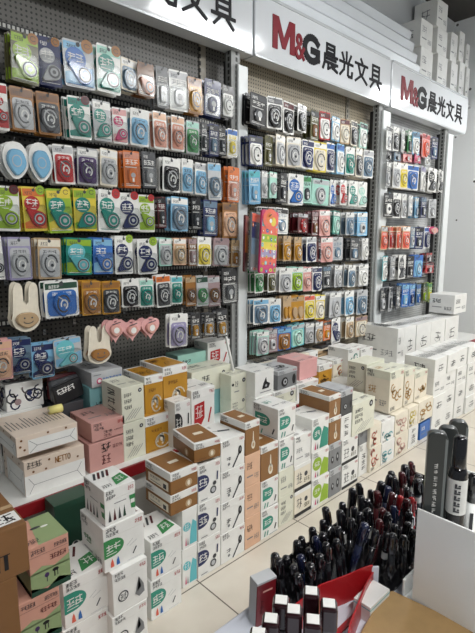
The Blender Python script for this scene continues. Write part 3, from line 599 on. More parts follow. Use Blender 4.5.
@P
def wrap_end(f, c, rng):
    f.rect(.18,.04,.98,.74,cm('white')); f.up(); f.line([(.2,.7),(.32,.38),(.2,.08)],.0015,im('grey')); f.line([(.95,.7),(.86,.38),(.95,.08)],.0015,im('grey')); f.line([(.32,.38),(.86,.38)],.0015,im('grey'))
    for u,v in ((.06,.5),(.12,.3),(.08,.8),(.5,.88),(.8,.86)): f.ell(u,v,.004,im('brown'),8)
@P
def pink_words(f, c, rng):
    f.glyphs(.34,.62,.62,.9,2,im('black'),.005,rng); f.glyphs(.34,.2,.6,.5,2,im('maroon'),.004,rng); f.glyphs(.66,.66,.96,.78,6,im('maroon'),.003,rng)
@P
def letters_row(f, c, rng):
    f.glyphs(.34,.25,.96,.55,6,im('blue'),.006,rng); f.ell(.24,.38,.2*f.lv,im('magenta'),12); f.up(); f.ell(.24,.38,.12*f.lv,cm('white'),12); f.rect(.06,.76,.3,.82,im('grey'))
@P
def big_mark(f, c, rng): f.glyphs(.32,.34,.70,.66,2,im(c),.007,rng)
@P
def one_mark(f, c, rng): f.glyphs(.30,.30,.72,.62,1,im(c),.006,rng); f.line(arc(.5,.5,.25,.2,200,340,6),.003,im('grey'))
@P
def top_brush(f, c, rng): f.line([(.22,.62),(.55,.50)],.003,im('charcoal')); f.line([(.5,.52),(.8,.42)],.012,im('charcoal')); f.glyphs(.15,.78,.5,.88,4,im('grey'),.003,rng)
@P
def top_tips(f, c, rng):
    for k in range(4): f.line([(.12+.14*k,.62),(.26+.14*k,.88)],.007,im('maroon' if k % 2 else 'charcoal'))
    f.poly([(.45,.08),(.95,.2),(.9,.55),(.55,.45)], im('green')); f.up(); f.glyphs(.58,.22,.85,.42,2,im('white'),.005,rng); f.glyphs(.08,.1,.36,.24,4,im('charcoal'),.003,rng)
@P
def tips_row(f, c, rng):
    for k in range(4): f.poly([(.10+.16*k,.12),(.20+.16*k,.12),(.15+.16*k,.62)], im(('charcoal','maroon','charcoal','forest')[k]))
    f.poly([(.80,.9),(1,.9),(1,.3),(.86,.34)], im('green')); f.up(); f.rect(.84,.55,.98,.72,im('white')); f.rect(.3,.80,.7,.83,im('grey'))
@P
def kraft_panel(f, c, rng): f.rect(.06,.06,.94,.94,cm('kraft')); f.up(); f.rect(.36,.40,.7,.52,im('ivory'))
@P
def gold_top(f, c, rng):
    f.rect(.06,.08,.94,.92,cm('gold')); f.up()
    for k in range(10): x=rng.uniform(.15,.85); y=rng.uniform(.2,.8); f.line(arc(x,y,.09,.07,0,260,6),.004,im('brown'))
@P
def tape_seam(f, c, rng): f.rect(0,.46,1,.54,im('tan')); f.rect(.45,.10,.98,.36,im('white')); f.up(); f.glyphs(.5,.14,.94,.32,4,im('black'),.004,rng)
@P
def shipping_marks(f, c, rng): f.rect(.68,.2,.72,.5,im('black')); f.rect(.76,.2,.80,.5,im('black')); f.rect(.66,.5,.82,.52,im('black')); f.rect(.1,.6,.5,.64,im('brown'))
@P
def ticks(f, c, rng):
    for k in range(16): f.line([(.05+.058*k,.3),(.05+.058*k,.3+rng.uniform(.2,.5))],.003,im('charcoal'))
@P
def emblem(f, c, rng): f.ell(.5,.55,.12*f.lu,im('white'),14); f.up(); f.ell(.5,.57,.06*f.lu,im('charcoal'),10); f.rect(.42,.38,.58,.46,im('charcoal'))

SEED = [0]
def carton(x0, x1, Y, dep, z0, z1, body, label, group=None, lid=None, lidh=.24, front=None, fc='charcoal', side=None, top=None, yaw=0, name='carton', cat='box', lidtxt=True, pivot=None):
    """box standing with its printed front at y = Y (towards the aisle)"""
    SEED[0] += 1; rng = random.Random(SEED[0]*17)
    w = (x1-x0)-.0012; h = z1-z0-.0006; g = .0008 if lid else 0
    mb = MB(); mb.box(-w/2+g, w/2-g, -dep/2+g, dep/2-g, 0, h-(.002 if lid else 0), cm(body), .0016)
    hb = h*(1-lidh) if lid else h
    f = Face(mb, (-w/2+g,-dep/2+g,0), (w-2*g,0,0), (0,0,hb), (0,-1,0))
    if front: PRINT[front](f, fc, rng)
    s = Face(mb, (-w/2+g,dep/2-g,0), (0,-dep+2*g,0), (0,0,hb), (-1,0,0))
    if side: PRINT[side](s, fc, rng)
    if not lid and top: PRINT[top](Face(mb, (-w/2,-dep/2,h), (w,0,0), (0,dep,0), (0,0,1)), fc, rng)
    o = mb.build(name)
    if lid:
        l = MB(); l.box(-w/2, w/2, -dep/2, dep/2, hb, h, cm(lid), .0016)
        if lidtxt:
            lid_text(Face(l, (-w/2,-dep/2,hb), (w,0,0), (0,0,h-hb), (0,-1,0)), rng)
            lid_text(Face(l, (-w/2,dep/2,hb), (0,-dep,0), (0,0,h-hb), (-1,0,0)), rng, c2=None)
        if not top:
            tf = Face(l, (-w/2,-dep/2,h), (w,0,0), (0,dep,0), (0,0,1)); tf.glyphs(.08,.08,.40,.18,5,im('charcoal'),.003,rng); tf.glyphs(.7,.1,.92,.2,3,im('maroon'),.003,rng); tf.glyphs(.3,.5,.7,.6,4,im('silver'),.003,rng)
        if top: PRINT[top](Face(l, (-w/2,-dep/2,h), (w,0,0), (0,dep,0), (0,0,1)), fc, rng)
        l.build('lid', o)
    a = math.radians(yaw); px, py = -w/2, -dep/2           # turn about the front left corner
    c = Vector((x0+w/2, Y+dep/2, z0))
    if yaw:
        c = Vector((x0, Y, z0))-Vector((px*math.cos(a)-py*math.sin(a), px*math.sin(a)+py*math.cos(a), 0))
    o.location = c; o.rotation_euler.z = a
    return tag(o, label, cat, group)
def column(pl, pr, Y, dep, items, group):
    """stack on the floor between pixel columns pl and pr: items are (z0, z1, dict)"""
    for z0, z1, kw in items:
        zm = (z0+z1)/2; carton(XZ(kw.get('pl', pl), zm, Y), XZ(kw.get('pr', pr), zm, Y), Y+kw.get('dy', 0), kw.get('dep', dep), z0, z1, kw['body'], kw['label'], group, kw.get('lid'), kw.get('lidh', .24), kw.get('front'), kw.get('fc', 'charcoal'), kw.get('side'), kw.get('top'), 0, 'carton', 'box', kw.get('lidtxt', True))
def K(body, label, **kw): kw.update(body=body, label=label); return kw
FG = 'pen cartons stacked along the floor'
# bottom left corner
b1, b2 = W(29,570,.93)[2], W(29,521,.93)[2]
for z0, z1, pr, lab in ((0,b1/2,20,'lowest brown shipping carton at the frame corner'),(b1/2,b1,21.5,'brown shipping carton under the labelled one'),(b1,b2,29,'brown shipping carton topmost at the frame corner, pale tape across its top')):
    xr = XZ(pr, (z0+z1)/2, .93); carton(xr-.20, xr, .93, .17, z0, z1, 'boxbrown', lab, 'brown shipping cartons', front='shipping_marks', side='plain_text', top='tape_seam', fc='black')
h4 = .1205
column(30, 70, 1.0, .115, [(0,h4,K('dusk','pink and green scenery carton at the bottom of its stack',front='scenery',side='scenery_side',pl=20,pr=61)),(h4,2*h4,K('dusk','pink and green scenery carton second from the bottom',front='scenery',side='scenery_side',pl=20,pr=61)),(2*h4,3*h4,K('dusk','pink and green scenery carton under the topmost one',front='scenery',side='scenery_side',pl=20,pr=61)),(3*h4,4*h4,K('dusk','pink and green scenery carton topmost of its stack',front='scenery',side='scenery_side',top='scenery_top'))], 'scenery print cartons')
d = W(54,507,1.36); e2 = W(86,494,1.36); carton(d[0], e2[0]+.02, 1.36, .075, 0, d[2], 'forest', 'dark green carton with round white emblem against the red-edged deck', None, front='emblem')
column(64, 109.5, 1.11, .14, [(0,.136,K('white','white carton with green round logo, at the bottom beside the scenery cartons',lid='white',front='half_logo',fc='seagreen')),(.136,.272,K('white','white carton with green round logo and pen tips, on top beside the scenery cartons',lid='white',front='half_logo',fc='seagreen',top='top_tips'))], FG)
column(113, 148, 1.08, .14, [(0,.118,K('white','white carton with ring mark and grey nib, at the frame bottom',lid='white',front='ring_nib')),(.118,.25,K('white','white carton with ring mark and grey nib, second up under the green logo carton',lid='white',front='ring_nib',top='plain_text'))], FG)
z2 = .25; a = W(104.7,528.8,1.095); carton(XZ(104,.3,1.095), XZ(145,.3,1.095), 1.095, .135, z2, a[2], 'white', 'white carton with green logo carrying the smaller marker box', FG, 'white', .26, 'half_logo', 'green', 'plain_text')
a3 = W(103.8,491.6,1.10); carton(XZ(104.3,.45,1.10), XZ(135.5,.45,1.10), 1.10, .12, a[2], a3[2], 'white', 'marker box with row of tips and green flash, topmost of its stack', FG, 'white', .32, 'tips_row', 'green', 'tips_row', 'top_tips')
column(151, 182, 1.11, .135, [(0,.133,K('white','white carton with teal round logo, on floor beside the ring mark cartons',lid='white',front='half_logo',fc='seagreen')),(.133,.262,K('white','white carton with teal round logo, upper one beside ring mark cartons',lid='white',front='half_logo',fc='seagreen',top='top_tips'))], FG)
column(182.5, 197.5, 1.155, .13, [(0,.14,K('white','narrow white carton with aqua swirl on the floor',front='green_fields',fc='aqua',lid='white',lidtxt=False)),(.14,.28,K('white','narrow white carton with aqua swirl under the kraft cartons',front='green_fields',fc='aqua',lid='white',lidtxt=False))], FG)
column(170.5, 198, 1.155, .145, [(.28,.350,K('kraft','kraft carton with pale seal, lower of the white-lidded pair',lid='white',lidh=.36,front='label_seal',side='sticker')),(.350,.424,K('kraft','kraft carton with pale seal, upper of the white-lidded pair',lid='white',lidh=.36,front='label_seal',side='sticker',top='kraft_panel'))], 'kraft cartons')
column(198, 221, 1.155, .135, [(0,.138,K('white','white carton with navy disc, on the floor',lid='white',front='navy_disc',fc='navy')),(.138,.275,K('white','white carton with navy disc, second from the floor',lid='white',front='navy_disc',fc='navy')),(.275,.412,K('white','white carton with navy disc, third up under the slanting kraft carton',lid='white',front='navy_disc',fc='navy'))], FG)
q = W(194,444.7,1.16); carton(q[0], q[0]+.105, 1.16, .155, .424, .492, 'kraft', 'kraft carton set askew on top of navy disc cartons', 'kraft cartons', 'white', .34, 'label_seal', 'charcoal', 'label_seal', 'kraft_panel', yaw=-9)
column(221, 245, 1.155, .15, [(0,.117,K('white','white carton with black brush, on the floor',lid='white',front='spoon_nib')),(.117,.235,K('white','white carton with black brush, second from floor',lid='white',front='spoon_nib')),(.235,.352,K('white','white carton with black brush, third from floor',lid='white',front='spoon_nib')),(.352,.466,K('white','white carton with black brush on front and top, topmost',lid='white',front='spoon_nib',top='top_brush'))], FG)
column(245, 260.5, 1.155, .14, [(0,.125,K('peach','salmon carton on the floor, lowest of three',front='plain_text',fc='black')),(.125,.25,K('peach','salmon carton in the middle of three',front='plain_text',fc='black')),(.25,.375,K('peach','salmon carton topmost of three under a kraft carton',front='plain_text',fc='black')),(.375,.50,K('kraft','kraft carton with pale brush on the salmon cartons',lid='white',lidh=.2,front='spoon_pale',top='kraft_panel',pl=245.4,pr=260))], FG)
column(261, 278.5, 1.155, .14, [(0,.12,K('white','white carton with teal disc on floor beside the salmon cartons',lid='white',front='round_logo',fc='seagreen')),(.12,.242,K('white','white carton with teal disc, second up beside the salmon cartons',lid='white',front='round_logo',fc='seagreen')),(.242,.383,K('kraft','kraft carton with pale brush above teal disc cartons',lid='white',lidh=.2,front='spoon_pale',top='kraft_panel',pl=261,pr=278.5))], FG)
column(279, 294, 1.165, .14, [(0,.125,K('cream','cream carton with black dot on the floor',front='dot_corner')),(.125,.24,K('cream','plain cream carton second from the floor',front='plain_text',fc='grey')),(.24,.374,K('white','white carton with teal disc on plain cream carton',lid='white',front='round_logo',fc='seagreen')),(.374,.502,K('white','white carton with teal disc on front and side, topmost',lid='white',front='round_logo',fc='seagreen',side='round_logo',top='plain_text',pl=278,pr=296))], FG)
column(294.5, 311.5, 1.16, .14, [(0,.117,K('ivory','pale carton with black base band, on the floor',front='black_base',lid='white',lidh=.15,lidtxt=False)),(.117,.232,K('ivory','pale carton with black base band, second up',front='black_base',lid='white',lidh=.15,lidtxt=False)),(.232,.36,K('white','white carton with patterned lid over black base cartons',lid='white',front='plain_text',fc='grey'))], FG)
column(312, 329, 1.155, .14, [(0,.13,K('white','white carton with lime field, on the floor',lid='white',front='green_fields',fc='lime')),(.13,.256,K('white','white carton with lime field, second from floor',lid='white',front='green_fields',fc='lime')),(.256,.408,K('white','white carton with teal field above the lime field cartons',lid='white',front='green_fields',fc='seagreen',top='top_brush'))], FG)
column(329.3, 341, 1.155, .17, [(0,.133,K('grey','grey carton with black ovals, on the floor',lid='silver',front='oval_marks')),(.133,.257,K('grey','grey carton with black ovals, second up',lid='silver',front='oval_marks')),(.257,.38,K('kraft','narrow kraft carton with pale drop, lower',lid='white',lidh=.16,front='spoon_pale')),(.38,.48,K('kraft','narrow kraft carton with ruffled white lid, topmost',lid='white',lidh=.2,front='spoon_pale',top='kraft_panel'))], FG)
column(342, 358, 1.155, .14, [(0,.122,K('white','white carton with black foot on the floor beyond the grey cartons',lid='white',front='black_base')),(.122,.245,K('white','white carton with black foot, second up beyond grey cartons',lid='white',front='black_base')),(.245,.365,K('white','tall white carton with three black emblems',front='three_marks',pl=341,pr=351.5)),(.365,.485,K('charcoal','charcoal carton with silver ring and pale lid',lid='silver',front='owl_rings',pl=341,pr=353))], FG)
column(359, 368, 1.17, .13, [(0,.165,K('white','small white carton with grey lettering on the floor',lid='white',front='three_marks')),(.165,.245,K('grey','grey carton tucked under the cream cartons',front='plain_text'))], FG)
column(352.5, 374.5, 1.15, .12, [(.245,.40,K('cream','cream carton with two black dots leaning over the aisle',front='dot_corner',top='plain_text'))], FG)
column(366, 384, 1.34, .12, [(.33,.48,K('cream','cream carton with black dots set back behind another cream one',front='two_dots',side='dot_corner'))], FG)
column(370, 381, 1.155, .13, [(0,.13,K('ivory','white carton with orange loops, on the floor',front='squiggles',fc='coral')),(.13,.25,K('ivory','white carton with orange loops, second up',front='squiggles',fc='coral'))], FG)
column(381.5, 394.5, 1.155, .13, [(0,.118,K('white','white carton with aqua loops, on the floor',lid='white',front='squiggles',fc='aqua',lidtxt=False)),(.118,.235,K('white','white carton with aqua loops, second up',lid='white',front='squiggles',fc='aqua',lidtxt=False))], FG)
column(395, 408, 1.155, .13, [(0,.12,K('ivory','pale carton with pink loops, on the floor',front='squiggles',fc='rose')),(.12,.24,K('ivory','pale carton with pink loops, second up',front='squiggles',fc='rose'))], FG)
column(408.5, 418, 1.155, .13, [(0,.12,K('white','white carton with black oval on the floor beside the blue box',front='three_marks')),(.12,.24,K('ivory','pale carton with yellow loops over the black oval one',front='squiggles',fc='yellow'))], FG)
column(420, 430, 1.165, .11, [(0,.10,K('blue','blue carton with white label on the floor',front='plain_text',fc='white',top='plain_text'))], FG)
column(418.6, 433, 1.155, .14, [(.12,.245,K('ivory','pale carton with yellow loops directly above the blue carton',front='squiggles',fc='gold'))], FG)

for pl, pr, yb, yt, lab in ((389,403,405,373,'pale carton with yellow loops, first of three set back'),(404,414,396,371,'pale carton with yellow loops, second of three set back'),(414.5,427,397,374,'pale carton with yellow loops, third of three beside white stack')):
    zt = W(pl,yt,1.185)[2]; zb = .2452; carton(XZ(pl,.3,1.185), XZ(pr,.3,1.185), 1.185, .145, zb, zt, 'ivory', lab, FG, 'cream', .2, 'squiggles', 'gold', 'plain_text', 'plain_text')
    carton(XZ(pl,.1,1.30), XZ(pr,.1,1.30), 1.30, .145, 0, zb, 'ivory', lab.replace('pale carton','hidden base carton').replace('set back','under the loops'), FG) if False else None
carton(XZ(366,.33,1.34)+.004, XZ(384,.33,1.34)-.006, 1.342, .105, 0, .3297, 'cream', 'cream base carton carrying the set-back cream carton', FG)
# the tall white stack at the far end
edges = [433.5, 446, 457, 467, 478]
for c in range(4):
    for r in range(4):
        carton(XZ(edges[c],.23,1.155)+.003, XZ(edges[c+1],.23,1.155)-.006, 1.158+R.uniform(-.008,.008), .19, .115*r, .115*(r+1), 'white', 'white carton, %s in the %s column of the tall far stack' % (('lowest','second up','third up','topmost')[r], ORD[c]), 'white cartons in the tall far stack', front='one_mark' if r != 2 else 'plain_text', fc='charcoal', side='big_mark' if c == 0 else None, top='ticks')
# white cartons on the far deck
ed = [397, 404, 416, 430.5, 445, 458]
for c in range(5):
    zt = W(397,329,1.5)[2]
    carton(XZ(ed[c],.42,1.5), XZ(ed[c+1],.42,1.5)-.012*(c % 2), 1.5, .30 if c == 0 else .2, ZD, zt-.004*c, 'white' if c else 'white', 'white carton on the far deck, %s in its row' % ORD[c], 'white cartons on the far deck', front='one_mark' if c else 'plain_text', fc='black', side='plain_text' if c == 0 else None, top='ticks')
q = W(454,319,1.5); carton(XZ(454,.6,1.5)-.0, XZ(466,.6,1.5), 1.5, .2, W(397,329,1.5)[2], W(397,329,1.5)[2]+.15, 'white', 'white carton alone on top of the far deck row', 'white cartons on the far deck', front='plain_text', fc='black', side='plain_text')

# ---- on the first deck
D1 = 'boxes on the deck under the cut-off sign'
def dk(pl, yb, pr, yt, Y, dep, body, label, z0=None, **kw):
    a = W(pl, yb, Y); b = W(pl, yt, Y); g = kw.pop('group', D1)
    return carton(a[0], W(pr, (yb+yt)/2, Y)[0], Y, dep, a[2] if z0 is None else z0, b[2], body, label, g, **kw)
zt = W(26,458.5,1.5)[2]
dk(26,497,86,462,1.5,.2,'parchment','patterned NETTO carton under another on the white deck',z0=ZD,front='netto',side='wrap_end')
zz = W(17,458.5,1.49)[2]
dk(17,458.5,79,438,1.49,.22,'parchment','patterned carton with white wrapped end lying on the NETTO carton',z0=zz,front='wrap_end',side='wrap_end',top='ticks')
carton(W(-2,425,1.72)[0], W(44,420,1.72)[0], 1.725, .13, ZD, W(10,413,1.725)[2], 'white', 'white carton with tick marks behind the patterned cartons', D1, front='ticks', top='ticks')
dk(7,411,44,385,1.735,.11,'white','white carton scribbled with dark doodles under the pebble-drop packs',z0=W(10,413,1.725)[2],front='doodles',side='doodles',top='doodles')
zp = W(92,443,1.5)[2]
dk(90,470,124.5,445,1.5,.16,'rosy','lower pink carton beside the cream cartons',z0=ZD,front='pink_words',fc='maroon')
dk(92,443,125.5,424,1.5,.17,'rosy','upper pink carton beside the cream cartons',z0=zp,front='pink_words',lid='rosy',lidh=.5,top='plain_text')
zc = W(123,424,1.5)[2]
dk(124.5,463,146,424,1.5,.15,'cream','lower cream carton with black dot beside pink cartons',z0=ZD,front='dot_corner')
dk(122.5,424,144.5,388,1.5,.15,'cream','upper cream carton with black dot beside pink cartons',z0=zc,front='dot_corner',side='three_marks',top='plain_text')
zb = W(92,388,1.67)[2]
carton(W(90,390,1.67)[0], W(124,390,1.67)[0], 1.675, .2, ZD, zb, 'paleaqua', 'aqua carton below the grey lettered one', D1, front='plain_text')
dk(92,388,123,373,1.665,.2,'silver','pale grey carton with blue letters behind the cream cartons',z0=zb,front='letters_row',top='plain_text')
za = W(146.5,420,1.5)[2]
dk(146.5,460,173,418,1.5,.14,'gold','gold carton with white lid at the bottom of its pair',z0=ZD,front='gold_leaf',lid='white',lidh=.26,top='gold_top')
dk(145.5,413,163.5,377,1.53,.16,'gold','gold carton, first of two standing side by side',z0=za,front='gold_leaf',lid='white',lidh=.2,top='gold_top')
dk(163.8,408,188,368,1.53,.17,'gold','taller gold carton, second of two side by side',z0=za,front='gold_leaf',lid='white',lidh=.2,top='gold_top')
dk(175.5,440,191,403,1.452,.074,'white','small white carton with dark pen prints beside the gold cartons',z0=ZD,front='navy_disc',fc='black',lid='white',lidh=.2)
dk(192,440,215,391,1.5,.15,'white','white carton with red badge in front of the wide cream one',z0=ZD,front='red_badge',lid='white',lidh=.2,top='plain_text')
zcr = W(196,395,1.64)[2]
carton(W(180,400,1.64)[0], W(226,400,1.64)[0], 1.645, .125, ZD, zcr, 'paleaqua', 'pale aqua carton under the wide cream one', D1)
dk(192,395,231,373,1.64,.13,'cream','wide cream carton with two black dots behind the red badge',z0=zcr,front='two_dots',top='plain_text')
dk(178,373,206,356,1.8,.1,'mint','mint carton standing behind the gold cartons',z0=W(178,378,1.8)[2],front='plain_text')
carton(W(178,380,1.8)[0], W(231,380,1.8)[0], 1.852, .05, ZD, W(178,373,1.8)[2]-.0, 'mint', 'long mint carton lowest behind the gold cartons', D1) if False else None
carton(W(178,380,1.8)[0]-.03, W(231,380,1.8)[0], 1.86, .055, ZD, W(178,378,1.8)[2], 'aqua', 'aqua carton holding up the mint one', D1) if False else None
dk(208,372,230,343,1.79,.11,'white','white carton with red badge beneath the slim gold packs',z0=W(178,378,1.8)[2]+.0008,front='red_badge',lid='white',lidh=.2)
carton(W(176,385,1.85)[0], W(224,385,1.85)[0], 1.785, .115, ZD, W(178,378,1.8)[2], 'silver', 'grey carton low against the perforated board', D1)
zk = W(231,401,1.56)[2]
dk(231,434,246,401,1.56,.078,'cream','cream carton with black dot low beside the upright',z0=ZD,front='dot_corner')
dk(231,401,247,376,1.56,.078,'cream','cream carton with two black dots beside the upright',z0=zk,front='two_dots',top='plain_text')
# black sachets standing on edge behind the NETTO cartons
for k in range(7):
    y = 1.69+.024*k; a = W(64,405,1.70); mb = MB(); mb.prism(rrect(.13,.075+.01*(k%3),.012), -.007, .007, pm(('black','charcoal','maroon','black','brown','charcoal','black')[k]), .004)
    f = Face(mb, (-.065,-.0075,0), (.13,0,0), (0,0,.08), (0,-1,0)); f.glyphs(.1,.5,.7,.75,5,im(('white','silver','red','white','tan','white','red')[k]),.004)
    o = mb.build('sachet', None, (a[0]+.022-.003*k, y, W(64,403,1.69)[2]+.004)); o.rotation_euler = (-.15, .12*((k % 3)-1), .25)
    tag(o, '%s sachet, %s in the heap behind the NETTO cartons' % (('black','charcoal','maroon','black','brown','charcoal','black')[k], ORD[k]), 'sachet', 'sachets heaped on the deck')
carton(W(52,412,1.70)[0], W(82,412,1.70)[0], 1.68, .15, ZD, W(64,403,1.69)[2], 'charcoal', 'charcoal carton under the heap of sachets', D1)
mb = MB(); mb.tube([(0,0,0),(.046,0,0)], .0145, mat('yellow_pad', (216,206,128), .6), 16); mb.tube([(-.001,0,0),(.047,0,0)], .006, mat('roll_core', PAL['ivory'], .7), 12)
a = W(51,408,1.60); o = mb.build('paper_roll', None, (a[0], 1.62, W(17,438,1.49)[2]+.0148)); tag(o, 'pale yellow paper roll lying on the patterned carton', 'roll')
# ---- on the middle deck
D2 = 'boxes on the deck under the middle sign'
base = .47
def dm2(pl, yb, pr, yt, Y, dep, body, label, **kw):
    return dk(pl, yb, pr, yt, Y, dep, body, label, group=D2, **kw)
zu = W(255,398,1.5)[2]
dm2(255,398,274,373,1.5,.14,'white','white carton with black drop emblem beside the upright',z0=zu,front='drop_emblem',lid='white',lidh=.15,lidtxt=False)
dm2(277.5,398,297,372,1.5,.16,'grey','grey carton with black rings and ruffled white lid',z0=zu,front='owl_rings',lid='silver',lidh=.22,top='squiggles')
dm2(299,398,317,362,1.53,.16,'pink','pink carton with plain front between grey and kraft cartons',z0=zu,front='pink_words' if False else None,lid='pink',lidh=.12,lidtxt=False)
for k, (pl, pr, b) in enumerate(((256,273,'white'),(273.5,296,'cream'),(296.5,318,'white'))):
    x0 = W(pl,410,1.49)[0]; carton(x0, W(pr,410,1.49)[0]-.002, 1.49, .2, ZD, zu, b, 'carton supporting the %s one on the middle deck' % ('drop emblem','ringed grey','pink')[k], D2, lid='white', front=('round_logo','dot_corner','squiggles')[k], fc=('seagreen','charcoal','aqua')[k])
dm2(318.5,392,332,366,1.56,.14,'gold','yellow carton with white lid beside pink carton',z0=ZD,front='squiggles',fc='brown',lid='white',lidh=.3)
dm2(332.5,392,342.5,361,1.60,.115,'ivory','white carton with orange flower print',z0=ZD,front='squiggles',fc='orange',lid='white',lidh=.25)
dm2(347,388,359,350,1.56,.15,'white','white carton with teal swirl, first of two by the second upright',z0=ZD,front='squiggles',fc='seagreen',lid='white',lidh=.16)
dm2(359.5,387,372,350,1.56,.15,'white','white carton with navy marks, second of two by the second upright',z0=ZD,front='squiggles',fc='steel',lid='white',lidh=.16)
zr = W(256,370,1.66)[2]
for k in range(7):
    pl = 259+8.5*k; x0 = W(pl,365,1.70)[0]; carton(x0, W(pl+8.4,365,1.70)[0], 1.705, .13, ZD+.0, W(pl,366-2.2*k,1.70)[2], ('white','ivory','white','cream','white','ivory','white')[k], 'white carton with black dots on top, %s in the back row' % ORD[k], D2, front='dot_corner', top='ticks')
for k in range(3):
    pl = 318+15*k; x0 = W(pl,356,1.72)[0]; carton(x0, W(pl+14,356,1.72)[0], 1.72, .13, ZD, W(pl,(356,354,352)[k],1.72)[2], ('tan','charcoal','ivory')[k], '%s flat carton by the board, beyond the dotted cartons' % ('tan','charcoal','ivory')[k], D2, top='squiggles', front='plain_text')
# flat tan packs lying over them
for k in range(4):
    p = W(316+6*k, 355-1.5*k, 1.74); mb = MB(); mb.box(-.075,.075,-.035,.035,0,.014,pm(('tan','ivory','charcoal','tan')[k]),.004); f = Face(mb, (-.075,-.035,.0145), (.15,0,0), (0,.07,0), (0,0,1)); f.glyphs(.1,.3,.6,.7,4,im('brown'),.004)
    if k < 3: o = mb.build('flat_pack', None, (p[0], 1.78, W(318,356,1.72)[2]+.001+.0145*k), .12*(k-1)); tag(o, '%s flat pack, %s up in the small pile by the board' % (('tan','ivory','charcoal')[k], ('lowest','second','topmost')[k]), 'pack', 'flat packs')

# ------------------------------------------------------------------ on top of the signs
grey_board = mat('board_sleeve', (196,200,204), .35, 0, .1, .04, 3)
xr = W(405,40,1.95)[0]; xl = 1.95
shape = [(.24,.0),(.24,.10),(.20,.115),(.24,.13),(.25,.20),(.20,.215),(.22,.225)]
for k in range(4):
    z0 = ZS1+.006+.075*k; mb = MB(); L = xr-xl-.05*k
    pr = [(-.11,.0),(.11,.0),(.125,.02),(.13,.05),(.115,.07),(-.10,.072),(-.12,.05)]
    vs = [(0,y,z) for y,z in pr]+[(L,y,z) for y,z in pr]; n = len(pr)
    mb.raw(vs, [tuple(range(n)), tuple(range(2*n-1,n-1,-1))]+[(i,(i+1)%n,n+(i+1)%n,n+i) for i in range(n)], grey_board)
    o = mb.build('display_board', None, (xl+.02*k, 1.935+.012*k, z0)); tag(o, 'long white folded board on the middle sign, %s of four' % ('lowest','second','third','topmost')[k], 'board', 'long boards stored above the signs')
    o.rotation_euler.z = math.radians(0)
mb = MB(); mb.box(1.84, 4.745, 1.878, YW-.002, ZS1-.02, ZS1, mat('canopy_top', (170,172,172), .5)); o = mb.build('canopy_shelf'); tag(o, 'thin white canopy shelf running behind the middle and far signs', 'shelf')
TOPS = 'white boxes stored above the far sign'
def tb(pl, yt, pr, yb, Y, dep, label, z0=None):
    a = W(pl, yb, Y); b = W(pl, yt, Y); z = a[2] if z0 is None else z0
    carton(a[0], W(pr, (yb+yt)/2, Y)[0], Y, dep, z, b[2], 'white', label, TOPS, front='plain_text', fc='grey', side='big_mark')
    return b[2]
zt0 = ZS1
za = tb(420,45,433,71,1.86,.19,'white box above the far sign, lower one nearest the long boards',ZS1+.001)
tb(420,16,433,45,1.86,.19,'white box above the far sign, on the one nearest the long boards',za)
z1 = tb(436.5,52,447.5,82,1.86,.19,'white box above the far sign, lowest of the tallest column',ZS1+.001)
z1b = tb(436.5,25,447.5,52,1.86,.19,'white box above the far sign, middle of the tallest column',z1)
tb(436.5,-4,448,25,1.86,.19,'white box above the far sign, topmost of the tallest column',z1b)
z2_ = tb(450,60,457.5,89,1.86,.15,'white box above the far sign, lower beyond the tallest column',ZS1+.001)
tb(450,30,457.5,60,1.86,.15,'white box above the far sign, upper beyond the tallest column',z2_)
z3 = tb(458.5,60,464.5,90,1.87,.14,'white box above the far sign, lower of the narrow column',ZS1+.001)
tb(458.5,29,464.5,60,1.87,.14,'white box above the far sign, upper of the narrow column',z3)
z4 = tb(465.2,66,469.5,91,1.88,.13,'white box above the far sign, lower at the rounded end',ZS1+.001)
tb(465.2,42,469.5,66,1.88,.13,'white box above the far sign, upper at the rounded end',z4)

# colourful sticker packs hung on the second upright
def strip(px0, px1, py0, py1, Y, cols, label, dx, spots, top):
    a = W(px0, py1, Y); b = W(px1, py0, Y); mb = MB(); w = (b[0]-a[0]); h = b[2]-a[2]
    mb.prism(rrect(w, h, .012), -.005, .005, pm(cols[0]), .002); f = Face(mb, (-w/2,-.005,0), (w,0,0), (0,0,h), (0,-1,0))
    rng = random.Random(5+len(cols)); n = len(cols)
    for i, c in enumerate(cols): f.rect(.04, .02+.96*i/n, .96, .02+.96*(i+1)/n, pm(c))
    f.up()
    for i in range(spots):
        u = .14+.72*(i % 4)/3+rng.uniform(-.05,.05); v = .05+.72*(i//4)/max(1,spots//4)+rng.uniform(-.02,.02); c = rng.choice(['yellow','magenta','lime','coral','aqua','white','orange','lilac','blue'])
        f.k = 1+(i % 5); f.ell(u, v, rng.uniform(.006,.011), pm(c), 8, rng.uniform(.8,1.3), rng.uniform(.8,1.3)); f.k = 7; f.ell(u, v, .0035, pm(rng.choice(['white','navy','yellow'])), 7)
    if top: f.k = 9; f.ell(.5, .86, w*.46, pm(top), 16, 1, .8); f.up(); f.ell(.42, .88, w*.2, pm('orange'), 10); f.ell(.66, .83, w*.16, pm('yellow'), 9); f.up(); f.ell(.5, .84, w*.08, pm('white'), 8)
    o = mb.build('hanging_sticker_pack', None, ((a[0]+b[0])/2, Y, a[2])); o.rotation_euler = (0, math.radians(4), dx); tag(o, label, 'pack', 'bright sticker packs hung on the upright'); return o
strip(241, 249, 215, 272, 1.70, ['maroon','orange','coral'], 'narrow orange-red sticker pack hindmost on the upright', .5, 0, None)
strip(246, 262, 213, 272, 1.68, ['grey','grey','steel','steel','navy','navy','coral'], 'grey and navy sticker pack hung on the upright behind a patterned one', .35, 6, None)
strip(257, 277, 211, 274, 1.655, ['magenta','coral','lilac','yellow','lime','coral','aqua','magenta'], 'pink and yellow patterned sticker pack hung on the upright', .12, 28, 'coral')
